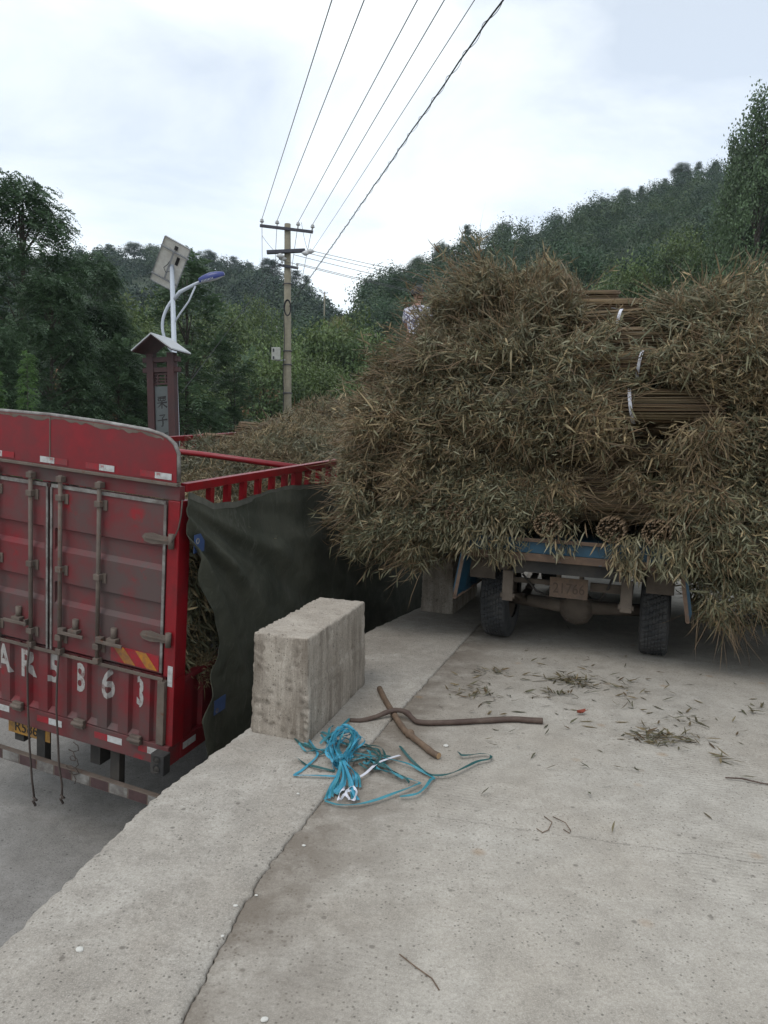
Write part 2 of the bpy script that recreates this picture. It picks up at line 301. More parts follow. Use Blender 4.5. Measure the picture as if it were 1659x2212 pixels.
class MB:
    """collects shapes into one mesh"""
    def __init__(s): s.v = []; s.f = []; s.mi = []; s.sm = []
    def add(s, vs, fs, mi=0, smooth=False):
        k = len(s.v); s.v += [tuple(p) for p in vs]; s.f += [tuple(i + k for i in f) for f in fs]
        s.mi += [mi] * len(fs); s.sm += [smooth] * len(fs); return s
    def box(s, x0, x1, y0, y1, z0, z1, bev=0.0, mi=0, mat=None):
        if bev <= 0:
            vs = [(x, y, z) for x in (x0, x1) for y in (y0, y1) for z in (z0, z1)]
            fs = [(0, 1, 3, 2), (4, 6, 7, 5), (0, 4, 5, 1), (2, 3, 7, 6), (0, 2, 6, 4), (1, 5, 7, 3)]
        else:
            bm = bmesh.new(); bmesh.ops.create_cube(bm, size=1)
            for v in bm.verts: v.co = Vector(((x0 + x1) / 2 + v.co.x * (x1 - x0), (y0 + y1) / 2 + v.co.y * (y1 - y0), (z0 + z1) / 2 + v.co.z * (z1 - z0)))
            bmesh.ops.bevel(bm, geom=bm.edges[:], offset=bev, segments=2, affect='EDGES', profile=0.6)
            bm.verts.index_update(); vs = [v.co[:] for v in bm.verts]; fs = [tuple(v.index for v in f.verts) for f in bm.faces]; bm.free()
        if mat is not None: vs = [tuple(mat @ Vector(p)) for p in vs]
        return s.add(vs, fs, mi)
    def tube(s, pts, r, n=8, mi=0, cap=True, smooth=True):
        pts = [Vector(p) for p in pts]; rs = r if isinstance(r, (list, tuple)) else [r] * len(pts)
        vs = []; nrm = None
        for i, p in enumerate(pts):
            t = (pts[min(i + 1, len(pts) - 1)] - pts[max(i - 1, 0)]).normalized()
            if nrm is None:
                a = Vector((0, 0, 1)) if abs(t.z) < 0.9 else Vector((1, 0, 0)); nrm = t.cross(a).normalized()
            nrm = (nrm - t * nrm.dot(t)).normalized(); b = t.cross(nrm)
            for k in range(n):
                a = 2 * math.pi * k / n; vs.append(p + (nrm * math.cos(a) + b * math.sin(a)) * rs[i])
        fs = [(i * n + k, i * n + (k + 1) % n, (i + 1) * n + (k + 1) % n, (i + 1) * n + k) for i in range(len(pts) - 1) for k in range(n)]
        s.add(vs, fs, mi, smooth)
        if cap:
            k0 = len(s.v) - len(vs); s.f += [tuple(k0 + k for k in reversed(range(n))), tuple(k0 + (len(pts) - 1) * n + k for k in range(n))]
            s.mi += [mi, mi]; s.sm += [False, False]
        return s
    def lathe(s, prof, c, axis='X', n=32, mi=0, smooth=True, mod=None):
        """prof: (offset along the axis, radius)"""
        vs = []
        for j in range(n):
            a = 2 * math.pi * j / n
            for i, (o, r) in enumerate(prof):
                rr = r + (mod(i, j) if mod else 0); p, q = rr * math.cos(a), rr * math.sin(a)
                vs.append({'X': (c[0] + o, c[1] + p, c[2] + q), 'Y': (c[0] + q, c[1] + o, c[2] + p), 'Z': (c[0] + p, c[1] + q, c[2] + o)}[axis])
        m = len(prof)
        fs = [(j * m + i, ((j + 1) % n) * m + i, ((j + 1) % n) * m + i + 1, j * m + i + 1) for j in range(n) for i in range(m - 1)]
        return s.add(vs, fs, mi, smooth)
    def prism(s, poly, y0, y1, mi=0):
        """poly in x,z extruded along y"""
        n = len(poly); vs = [(x, y0, z) for x, z in poly] + [(x, y1, z) for x, z in poly]
        fs = [tuple(range(n)), tuple(reversed(range(n, 2 * n)))] + [(i, i + n, (i + 1) % n + n, (i + 1) % n) for i in range(n)]
        return s.add(vs, fs, mi)
    def grid(s, P, mi=0, smooth=True):
        """P[i][j] points"""
        n, m = len(P), len(P[0]); vs = [p for row in P for p in row]
        return s.add(vs, [(i * m + j, i * m + j + 1, (i + 1) * m + j + 1, (i + 1) * m + j) for i in range(n - 1) for j in range(m - 1)], mi, smooth)
    def ribbon(s, pts, w, nrm, th=0.0012, mi=0):
        pts = [Vector(p) for p in pts]; A = []; B = []
        for i, p in enumerate(pts):
            t = (pts[min(i + 1, len(pts) - 1)] - pts[max(i - 1, 0)]).normalized(); n = Vector(nrm[i] if isinstance(nrm, list) else nrm)
            sd = t.cross(n); sd = sd.normalized() if sd.length > 1e-6 else Vector((1, 0, 0)); n = sd.cross(t).normalized()
            A.append((p - sd * w / 2, p + sd * w / 2)); B.append((p - sd * w / 2 - n * th, p + sd * w / 2 - n * th))
        vs = [q for a, b in zip(A, B) for q in (a[0], a[1], b[1], b[0])]; m = len(pts)
        fs = [(i * 4 + k, i * 4 + (k + 1) % 4, (i + 1) * 4 + (k + 1) % 4, (i + 1) * 4 + k) for i in range(m - 1) for k in range(4)] + [(3, 2, 1, 0), tuple((m - 1) * 4 + k for k in range(4))]
        return s.add(vs, fs, mi)
    def mesh(s, name, mats):
        me = bpy.data.meshes.new(name); me.from_pydata(s.v, [], s.f)
        for m in (mats if isinstance(mats, (list, tuple)) else [mats]): me.materials.append(M[m] if isinstance(m, str) else m)
        me.polygons.foreach_set('material_index', s.mi); me.polygons.foreach_set('use_smooth', s.sm); me.update()
        bm = bmesh.new(); bm.from_mesh(me); bmesh.ops.recalc_face_normals(bm, faces=bm.faces[:]); bm.to_mesh(me); bm.free()
        return me
    def build(s, name, mats, parent=None, label=None, cat=None, group=None, kind=None):
        return link(bpy.data.objects.new(name, s.mesh(name, mats)), parent, label, cat, group, kind)

def np_mesh(name, V, loops, starts, mats, tint=None, mi=None, smooth=False):
    me = bpy.data.meshes.new(name); V = np.asarray(V, np.float32)
    me.vertices.add(len(V)); me.vertices.foreach_set('co', V.ravel())
    me.loops.add(len(loops)); me.loops.foreach_set('vertex_index', np.asarray(loops, np.int32))
    me.polygons.add(len(starts)); me.polygons.foreach_set('loop_start', np.asarray(starts, np.int32))
    for m in (mats if isinstance(mats, (list, tuple)) else [mats]): me.materials.append(M[m])
    if mi is not None: me.polygons.foreach_set('material_index', np.asarray(mi, np.int32))
    if smooth: me.polygons.foreach_set('use_smooth', np.ones(len(starts), bool))
    me.update(calc_edges=True)
    if tint is not None:
        a = me.attributes.new('tint', 'FLOAT_COLOR', 'POINT'); c = np.ones((len(V), 4), np.float32); c[:, :3] = tint; a.data.foreach_set('color', c.ravel())
    me.validate()
    return me
def unit(a): return a / (np.linalg.norm(a, axis=-1, keepdims=True) + 1e-9)
def blades(P, D, Nn, Ln, Wd, curl):
    """narrow folded leaves: 6 vertices, 4 triangles' worth each"""
    D = unit(D); Sd = unit(np.cross(D, Nn)); Nn = np.cross(Sd, D); n = len(P)
    Ln = Ln[:, None]; Wd = Wd[:, None]; curl = curl[:, None]
    at = lambda t: P + D * Ln * t + Nn * curl * Ln * t * t
    V = np.stack([P, at(.35) - Sd * Wd * .5, at(.35) + Sd * Wd * .5, at(.72) - Sd * Wd * .38, at(.72) + Sd * Wd * .38, at(1.0)], 1)
    base = np.arange(n)[:, None] * 6
    loops = (base + np.array([0, 1, 2, 1, 3, 4, 2, 3, 5, 4])[None]).ravel()
    starts = (np.arange(n)[:, None] * 10 + np.array([0, 3, 7])[None]).ravel()
    return V.reshape(-1, 3), loops, starts
def quads(P, D, Nn, Ln, Wd):
    D = unit(D); Sd = unit(np.cross(D, Nn)); n = len(P); Ln = Ln[:, None]; Wd = Wd[:, None]
    V = np.stack([P, P + D * Ln * .5 + Sd * Wd * .5, P + D * Ln, P + D * Ln * .5 - Sd * Wd * .5], 1)
    return V.reshape(-1, 3), np.arange(4 * n), np.arange(n) * 4
def text_mesh(s, size, depth=0.001, bold=0.0):
    cu = bpy.data.curves.new('lettering', 'FONT'); cu.body = s; cu.size = size; cu.extrude = depth; cu.offset = bold; cu.align_x = 'CENTER'; cu.resolution_u = 3
    ob = bpy.data.objects.new('lettering', cu); COL.objects.link(ob)
    me = bpy.data.meshes.new_from_object(ob.evaluated_get(bpy.context.evaluated_depsgraph_get()))
    bpy.data.objects.remove(ob); bpy.data.curves.remove(cu)
    return me
def text_obj(name, s, size, mat, parent, x, y, z, squash=1.0, rot=None, depth=0.001):
    """upright lettering facing local -Y"""
    me = text_mesh(s, size, depth); me.materials.clear(); me.materials.append(M[mat])
    T = Matrix.Translation((x, y, z)) @ Matrix.Rotation(rad(90), 4, 'X') @ Matrix.Diagonal((squash, 1, 1, 1))
    me.transform(T)
    return link(bpy.data.objects.new(name, me), parent)
def copy_thing(o, mat=None, label=None, name=None):
    c = o.copy(); COL.objects.link(c)
    if mat is not None: c.matrix_world = mat
    if label: c['label'] = label
    for ch in o.children:
        d = ch.copy(); COL.objects.link(d); d.parent = c
        for g in ch.children:
            e = g.copy(); COL.objects.link(e); e.parent = d
    return c
def nz3(p, s, seed=0.0):
    from mathutils import noise as mn
    return mn.noise(Vector((p[0] * s + seed, p[1] * s + seed * 0.7, p[2] * s - seed)))

# ------------------------------------------------------------------ roads, ledge, ground
LEDGE = [(-1.75, -4), (-1.50, 0), (-1.36, 1.3), (-1.24, 2.34), (-1.17, 2.79), (-1.07, 3.43), (-0.93, 3.87), (-0.77, 4.4), (-0.14, 6.85), (0.5, 8.24), (1.45, 10.4), (3.2, 14), (6.0, 20)]
JOINT = [(-1.10, -4), (-0.80, 0), (-0.66, 1.2), (-0.55, 2.02), (-0.51, 2.37), (-0.45, 2.76), (-0.25, 3.47), (0.04, 4.42), (1.01, 7.37), (2.2, 10.9), (3.9, 14), (6.8, 20)]
def interp(P, y): return float(np.interp(y, [p[1] for p in P], [p[0] for p in P]))
ys = list(np.arange(-4, 1, 0.25)) + list(np.arange(1, 9, 0.014)) + list(np.arange(9, 20.01, 0.25))
def jag(y, seed): return 0.008 * nz3((y, seed, 0), 2.2) + 0.010 * nz3((y, seed, 1), 8) + 0.010 * nz3((y, seed, 2), 22) + 0.007 * nz3((y, seed, 3), 55)
cap = MB(); G = []
for y in ys:
    a = interp(LEDGE, y) + 1.3 * jag(y, 1.0); b = interp(JOINT, y) + jag(y, 5.0); row = []
    row += [(a - 0.03, y, -2.4), (a - 0.012, y, -0.35), (a - 0.004 + 0.006 * nz3((y, 3, 3), 14), y, -0.045 + 0.01 * nz3((y, 8, 3), 8)), (a + 0.012, y, -0.004 + 0.008 * nz3((y, 2, 9), 11))]
    for t in (0.05, 0.14, 0.28, 0.45, 0.62, 0.8, 0.93, 0.985):
        x = a + (b - a) * t; row.append((x, y, 0.008 + 0.007 * nz3((x, y, 0), 1.6) + 0.002 * nz3((x, y, 4), 9)))
    row += [(b, y, 0.001 + 0.004 * nz3((y, 6, 1), 18)), (b, y, -0.16)]
    G.append(row)
cap.grid(G)
wall = empty('retaining_wall', None, 'concrete retaining wall with a pale flat top along the edge of the upper road', 'retaining wall')
cap.build('wall_body', 'cap', wall)
slab = MB(); G = []
for y in ys:
    b = interp(JOINT, y) + jag(y, 5.0) + 0.0035 + 0.003 * nz3((y, 11, 0), 6)
    b = b + max(0, 0.006 * nz3((y, 4, 7), 40))
    G.append([(b, y, -0.16), (b, y, -0.006)] + [(b + o, y, (0.0 if k > 0 else -0.001)) for k, o in enumerate((0.006, 0.1, 0.6, 1.6, 3.5, 8, 30))])
slab.grid(G); slab.build('upper_road', 'slab', kind='structure')

RO, RM = (-2.783, 6.134, -1.645), frame((-2.783, 6.134, -1.645), rad(20.5), rad(4.04), rad(4.78))
low = MB(); P = []
for i in range(0, 24):
    P.append([tuple(RM @ Vector((x, -9 + i * 1.6, 0.0))) for x in (-7.5, -5, -3, -1.5, 0, 1.2, 2.2)])
low.grid(P)
low.build('lower_road', 'lower', kind='structure')
def ground_z(x, y):
    r = math.hypot(x, y)
    return -3.4 + 0.045 * max(0, min(r, 70) - 8) + (0.5 * nz3((x, y, 0), 0.03) if r > 25 else 0)
gm = MB(); G = []
for r in (0.5, 4, 8, 12, 16, 20, 26, 34, 44, 60, 80, 120, 200, 300, 420):
    G.append([(r * math.sin(a), r * math.cos(a), ground_z(r * math.sin(a), r * math.cos(a))) for a in np.linspace(0, 2 * math.pi, 73)])
gm.grid(G); gm.build('ground', 'soil', kind='structure')

# ------------------------------------------------------------------ concrete blocks on the ledge
def make_block(o, dl, dw, ln, wd, ht, label):
    """o: near right bottom corner, dl: along, dw: across"""
    dl = Vector((*dl, 0)).normalized(); dw = Vector((*dw, 0)).normalized(); o = Vector((*o, 0.0)); C0 = o + dl * ln / 2 + dw * wd / 2 + Vector((0, 0, ht / 2))
    m = MB()
    def pt(a, b, c):            # a along, b across, c up in 0..1
        tp = 0.012 * (1 - c)
        p = o + dl * (a * (ln + 2 * tp) - tp) + dw * (b * (wd + 2 * tp) - tp) + Vector((0, 0, c * ht))
        if c < 0.53: p -= dw * (0.006 if b == 0 else 0)
        e = sorted([min(a, 1 - a) * ln, min(b, 1 - b) * wd, min(c, 1 - c) * ht + (0 if c > .5 else .2)])
        edge = math.exp(-(e[1]) / 0.012)
        ch = max(0, 0.35 + nz3(p, 26) + 0.7 * nz3(p, 60, 3)) * edge * 0.015
        d = (C0 - p).normalized()
        p = p + d * ch + Vector((nz3(p, 5, 1), nz3(p, 5, 2), nz3(p, 5, 3))) * 0.004
        pit = nz3(p, 34, 9)
        if pit > 0.44: p += d * 0.016
        return tuple(p)
    na, nb, nc = int(ln / 0.016), int(wd / 0.016), int(ht / 0.016)
    A = [i / na for i in range(na + 1)]; B = [i / nb for i in range(nb + 1)]; Cc = [i / nc for i in range(nc + 1)]
    m.grid([[pt(a, 0, c) for c in Cc] for a in A]); m.grid([[pt(a, 1, c) for c in Cc] for a in A])
    m.grid([[pt(0, b, c) for c in Cc] for b in B]); m.grid([[pt(1, b, c) for c in Cc] for b in B])
    m.grid([[pt(a, b, 1) for b in B] for a in A]); m.grid([[pt(a, b, 0) for b in B] for a in A])
    ob = m.build('concrete_block', 'block', None, label, 'concrete block', 'concrete blocks on the retaining wall')
    bm = bmesh.new(); bm.from_mesh(ob.data); bmesh.ops.remove_doubles(bm, verts=bm.verts[:], dist=0.0006); bmesh.ops.recalc_face_normals(bm, faces=bm.faces[:]); bm.to_mesh(ob.data); bm.free()
make_block((-0.41, 4.13), (0.29, 1.12), (-0.33, 0.13), 1.15, 0.355, 0.607, 'waist-low stained concrete block standing nearest on the ledge beside the blue straps')
make_block((0.74, 7.71), (0.33, 0.94), (-0.33, 0.15), 1.15, 0.335, 0.60, 'farther concrete block half hidden under the overhanging grass beside the blue truck')

# ------------------------------------------------------------------ red stake truck
RT = empty('cargo_truck', RM, 'dusty red high-sided cargo truck on the lower road with its rear doors closed', 'truck')
def rp(name, mb, mats, parent=RT, label=None): return mb.build(name, mats, parent, label)
# header board with rounded top corners
top = [(-1.182, 3.178), (-1.174, 3.387), (-1.14, 3.45), (-1.087, 3.487), (-0.906, 3.53), (-0.5, 3.55), (0, 3.56), (0.5, 3.55), (0.906, 3.53), (1.03, 3.508), (1.087, 3.487), (1.14, 3.45), (1.174, 3.387), (1.182, 3.178)]
hd = MB().prism(top, -0.030, 0.012); header = rp('header_board', hd, 'red')
rp('rim', MB().tube([(x * 1.004, -0.012, z + 0.006) for x, z in top], 0.017, 8), 'alu', header)
rp('seam', MB().box(-0.004, 0.006, -0.034, -0.0305, 3.18, 3.555), 'rust', header)
gm_ = MB(); gx = np.linspace(-1.15, 1.06, 150); tx = [q[0] for q in top]; tzz = [q[1] for q in top]
gm_.grid([[(x, -.0318, float(np.interp(x, tx, tzz)) - .004 - k * max(.004, .022 + .030 * nz3((x, 3, 1), 5) + .022 * nz3((x, 1, 1), 18))) for x in gx] for k in (0, 1)])
rp('rust_stain', gm_, 'rust', header)
rp('divider', MB().box(-1.2, 1.2, -0.052, -0.008, 3.152, 3.176, 0.004), 'rust')
rp('lintel', MB().box(-1.2, 1.2, -0.012, 0.05, 3.045, 3.150), 'red_dirty')
def sticker(x0, x1, z0, z1, red_left, parent=RT, y=-0.033, mark=True):
    s = rp('reflector', MB().box(x0, x1, y - 0.002, y, z0, z1), 'white_tape', parent)
    w = (x1 - x0) * 0.9
    r = (x0 - 0.002 - w, x0 - 0.002) if red_left else (x1 + 0.002, x1 + 0.002 + w)
    rp('reflector', MB().box(r[0], r[1], y - 0.0018, y, z0, z1), 'red_tape', parent, 'red reflective strip beside a white one')
    if mark and parent is header:
        text_obj('print', '3M', 0.026, 'ink_red', s, x0 + 0.028 if red_left else x1 - 0.028, y - 0.003, (z0 + z1) / 2 + 0.0, depth=0.0004)
for x0, x1, rl in ((-0.63, -0.491, False), (-0.096, 0.047, False), (0.483, 0.624, True), (0.994, 1.14, True), (-1.1, -0.96, False)): sticker(x0, x1, 3.193, 3.240, rl, header)
def make_door(sgn):
    """rear door, sgn=+1 right leaf"""
    m = MB(); X0, X1 = 0.022, 1.100
    xs = [X0, 0.052, 0.062, 1.078, 1.088, X1]
    prof = [(1.690, 0), (2.062, 0), (2.112, 1), (2.236, 1), (2.250, 0), (2.500, 0), (2.552, 1), (2.672, 1), (2.686, 0), (3.030, 0)]
    G = []
    for z, r in prof:
        G.append([(sgn * x, -0.030 + (0.034 * r if 2 <= k <= 3 else 0.0), z) for k, x in enumerate(xs)])
    m.grid(G, smooth=False)
    m.box(sgn * X0 if sgn > 0 else -X1, X1 if sgn > 0 else -X0, -0.004, 0.03, 1.69, 3.03)
    d = rp('door', m, 'red_dirty', RT, 'right rear door with two horizontal recesses and cleaner red corner' if sgn > 0 else 'left rear door mostly covered by grey dust')
    tr = MB()
    tr.box(min(sgn * X0, sgn * X1), max(sgn * X0, sgn * X1), -0.040, -0.0305, 3.006, 3.034)
    tr.box(min(sgn * 1.086, sgn * 1.108), max(sgn * 1.086, sgn * 1.108), -0.040, -0.0305, 1.70, 3.0055)
    tr.box(min(sgn * 0.012, sgn * 0.030), max(sgn * 0.012, sgn * 0.030), -0.040, -0.0305, 1.66, 3.0055)
    rp('trim', tr, 'alu', d)
    for x in (0.135, 0.512):
        if sgn < 0: x = x + 0.03
        rod = MB().tube([(sgn * x, -0.062, 1.655), (sgn * x, -0.062, 3.115)], 0.0165, 10)
        for z in (3.085, 1.685): rod.box(sgn * x - 0.026, sgn * x + 0.026, -0.085, -0.03, z - 0.022, z + 0.022, 0.004)
        rp('lock_rod', rod, 'rust', d)
        for z in (2.94, 2.365, 1.80): bk = MB(); bk.box(sgn * x - 0.028, sgn * x + 0.028, -0.088, -0.0302, z - 0.024, z + 0.024, 0.006); bk.box(sgn * x + 0.02, sgn * x + 0.055, -0.042, -0.0302, z - 0.05, z + 0.03, 0.003); rp('rod_bracket', bk, 'rust', d)
        h = MB(); hx = sgn * x + (0.02 if sgn > 0 else -0.02)
        h.box(min(hx, hx + sgn * 0.24), max(hx, hx + sgn * 0.24), -0.098, -0.086, 1.842, 1.870, 0.004); h.box(hx - 0.012, hx + 0.03 * sgn + 0.012, -0.096, -0.05, 1.84, 1.89, 0.004)
        rp('handle', h, 'rust', d)
        k = MB().tube([(sgn * (x + 0.145), -0.045, 1.975), (sgn * (x + 0.145), -0.045, 1.88)], 0.024, 8); k.box(sgn * (x + 0.145) - 0.045, sgn * (x + 0.145) + 0.045, -0.084, -0.0302, 1.865, 1.893, 0.004)
        rp('hasp', k, 'rust', d)
    for z in (2.742, 1.978):
        hg = MB(); a = [(sgn * 0.905, z), (sgn * 0.93, z + 0.03), (sgn * 1.0, z + 0.042), (sgn * 1.09, z + 0.030), (sgn * 1.155, z + 0.030), (sgn * 1.155, z - 0.030), (sgn * 1.09, z - 0.030), (sgn * 1.0, z - 0.042), (sgn * 0.93, z - 0.03)]
        hg.prism(a, -0.052, -0.0405); hg.box(min(sgn * 0.93, sgn * 1.15), max(sgn * 0.93, sgn * 1.15), -0.062, -0.0525, z - 0.006, z + 0.006)
        hg.tube([(sgn * 1.165, -0.048, z - 0.055), (sgn * 1.165, -0.048, z + 0.055)], 0.023, 10)
        rp('hinge', hg, 'rust', d)
    return d
door_r = make_door(1); door_l = make_door(-1)
ch = rp('chevron_panel', MB().box(0.62, 1.075, -0.0345, -0.0305, 1.702, 1.828), 'red_tape', door_r, 'red and yellow striped reflective panel')
for q in ([(0.640, 1.826), (0.745, 1.826), (0.860, 1.704), (0.755, 1.704)], [(0.855, 1.826), (0.955, 1.826), (1.066, 1.704), (0.966, 1.704)]):
    rp('chevron_stripe', MB().prism(q, -0.0365, -0.0348), 'yellow_tape', door_r)
# corrugated tailgate
prof = []; x = -1.115
while x < 1.06:
    prof += [(x, -0.045), (x + 0.095, -0.045), (x + 0.112, -0.012), (x + 0.186, -0.012)]; x += 0.203
prof += [(1.105, -0.045), (1.13, -0.045)]
tg = MB(); tg.grid([[(px, py, z) for px, py in prof] for z in (1.118, 1.665)], smooth=False)
tg.box(-1.12, 1.13, -0.010, 0.03, 1.118, 1.665)
for i in range(11):     # dusty sloped seats at the foot of the flutes
    xx = -1.115 + 0.203 * i + 0.112
    if xx + 0.074 < 1.1: tg.add([(xx, -0.012, 1.165), (xx + 0.074, -0.012, 1.165), (xx + 0.09, -0.045, 1.122), (xx - 0.016, -0.045, 1.122)], [(0, 1, 2, 3)])
tail = rp('tailgate', tg, 'red_dirty')
rp('tailgate_rail', MB().box(-1.13, 1.13, -0.056, -0.0455, 1.640, 1.668, 0.003), 'rust', tail)
rp('tailgate_post', MB().box(1.085, 1.150, -0.058, 0.03, 1.118, 1.638, 0.004), 'rust', tail)
def stencil(c_, x_, wsq):
    """white figure sprayed over the flutes: cut along the fold lines and laid on each face"""
    me = text_mesh(c_, 0.330, 0.0006, 0.008); T = Matrix.Translation((x_, 0, 1.385)) @ Matrix.Rotation(rad(90), 4, 'X') @ Matrix.Diagonal((wsq, 1, 1, 1)); me.transform(T)
    bm = bmesh.new(); bm.from_mesh(me); o_ = MB()
    for (xa, ya), (xb, yb) in zip(prof[:-1], prof[1:]):
        t = bm.copy()
        bmesh.ops.bisect_plane(t, geom=t.verts[:] + t.edges[:] + t.faces[:], plane_co=(xa, 0, 0), plane_no=(1, 0, 0), clear_inner=True)
        bmesh.ops.bisect_plane(t, geom=t.verts[:] + t.edges[:] + t.faces[:], plane_co=(xb, 0, 0), plane_no=(1, 0, 0), clear_outer=True)
        for v in t.verts: v.co.y += ya + (yb - ya) * (v.co.x - xa) / (xb - xa) - 0.0022
        t.verts.index_update(); o_.add([v.co[:] for v in t.verts], [tuple(v.index for v in f.verts) for f in t.faces]); t.free()
    bm.free(); bpy.data.meshes.remove(me)
    rp('painted_letter', o_, 'stencil', tail)
for c_, x_ in (('A', -0.475), ('R', -0.225), ('5', 0.045), ('8', 0.33), ('6', 0.60), ('3', 0.91)): stencil(c_, x_, 0.66)
beam = rp('rear_beam', MB().box(-1.2, 1.2, -0.050, 0.10, 0.945, 1.112, 0.006), 'red_dirty')
for x0, x1 in ((-0.542, -0.413), (0.016, 0.153), (0.618, 0.76), (1.005, 1.098)): sticker(x0, x1, 1.020, 1.074, True, beam, -0.051, False)
for x in (-0.9, -0.3, 0.349, 0.903):
    rp('tailgate_hinge', MB().box(x - 0.05, x + 0.05, -0.085, -0.0505, 1.075, 1.150, 0.008).tube([(x - 0.06, -0.085, 1.112), (x + 0.06, -0.085, 1.112)], 0.017, 8), 'rust', beam)
lamp_b = rp('tail_lamp', MB().box(1.100, 1.222, -0.135, -0.0505, 0.915, 1.082, 0.008), 'black')
rp('lens', MB().lathe([(0, 0.0), (0.004, 0.022), (0.008, 0.026), (0.0, 0.03)], (1.16, -0.141, 1.04), 'Y', 16).lathe([(0, 0.0), (0.004, 0.022), (0.008, 0.026), (0.0, 0.03)], (1.16, -0.141, 0.965), 'Y', 16), 'frame', lamp_b)
# corner posts, side walls with stakes and rails
for s in (1, -1):
    rp('corner_post', MB().box(min(s * 1.112, s * 1.215), max(s * 1.112, s * 1.215), -0.026, 0.115, 1.6705, 3.042, 0.006).box(min(s * 1.152, s * 1.215), max(s * 1.152, s * 1.215), -0.026, 0.115, 1.1125, 1.6700, 0.004), 'red_clean')
    rl = MB().box(min(s * 1.160, s * 1.215), max(s * 1.160, s * 1.215), 0.05, 9.2, 3.105, 3.170, 0.006)
    side = rp('side_rail', rl, 'red_clean')
    y = 0.40; k = 0
    while y < 9.0:
        if (k + 1) % 8 == 7: w, nm = 0.14, 'side_post'
        else: w, nm = 0.052, 'stake'
        rp(nm, MB().box(min(s * 1.165, s * 1.21), max(s * 1.165, s * 1.21), y - w / 2, y + w / 2, 2.62 if w < .1 else 1.642, 3.104), 'red_clean', side)
        y += 0.245; k += 1
    sw = MB(); pr = []
    yy = 0.12
    while yy < 9.0:
        pr += [(yy, 0.0), (yy + 0.13, 0.0), (yy + 0.155, -0.03), (yy + 0.245, -0.03)]; yy += 0.27
    sw.grid([[(s * (1.200 + d), y, z) for y, d in pr] for z in (1.118, 1.60)], smooth=False)
    sw.box(min(s * 1.14, s * 1.165), max(s * 1.14, s * 1.165), 0.12, 9.2, 1.118, 1.60); sw.box(min(s * 1.15, s * 1.216), max(s * 1.15, s * 1.216), 0.118, 9.2, 1.601, 1.640, 0.004)
    sw.box(min(s * 1.10, s * 1.205), max(s * 1.10, s * 1.205), 0.101, 9.2, 0.95, 1.116, 0.006)
    rp('side_board', sw, 'red')
rp('reflector', MB().box(1.206, 1.2085, 0.13, 0.30, 1.02, 1.075), 'white_tape')
rp('reflector', MB().box(1.155, 1.200, -0.0285, -0.0265, 1.600, 1.765), 'white_tape', RT, 'upright white reflective strip on the corner post')
rp('crossbar', MB().tube([(-1.16, 2.06, 3.125), (0, 2.06, 3.135), (1.16, 2.06, 3.125)], 0.030, 12), 'red_clean')
rp('crossbar', MB().tube([(-1.16, 5.4, 3.125), (1.16, 5.4, 3.125)], 0.030, 10), 'red_clean')
rp('deck', MB().box(-1.13, 1.13, 0.101, 9.2, 1.06, 1.110), 'frame')
rp('front_board', MB().box(-1.2, 1.2, 9.21, 9.27, 1.05, 3.3), 'red')
ch = MB()
for s in (1, -1): ch.box(min(s * 0.36, s * 0.46), max(s * 0.36, s * 0.46), 0.05, 9.2, 0.72, 0.944)
for y in (0.25, 1.2, 3.0, 5.0): ch.box(-0.359, 0.359, y - 0.05, y + 0.05, 0.78, 0.90)
ch.box(-1.05, 1.05, 0.30, 0.40, 0.86, 0.944); ch.tube([(-1.0, 2.4, 0.5), (1.0, 2.4, 0.5)], 0.07); ch.tube([(-1.0, 3.75, 0.5), (1.0, 3.75, 0.5)], 0.07)
rp('chassis', ch, 'frame')
bp = rp('under_bumper', MB().box(-1.12, 1.10, -0.030, 0.02, 0.560, 0.655, 0.004), 'rust')
x = -1.08; k = 0
while x < 1.05:
    rp('reflector', MB().box(x, x + 0.175, -0.0325, -0.0305, 0.566, 0.649), 'alu' if k % 2 else 'red_tape_dirty', bp); x += 0.19; k += 1
for x in (-0.142, 0.635): rp('bumper_bracket', MB().box(x - 0.045, x + 0.045, 0.021, 0.09, 0.56, 0.944), 'frame')
pl = rp('licence_plate', MB().box(-0.505, -0.045, 0.024, 0.030, 0.798, 0.938, 0.003), 'plate_y')
text_obj('plate_lettering', 'R5863', 0.135, 'ink', pl, -0.275, 0.0225, 0.822, 0.92, depth=0.0006)
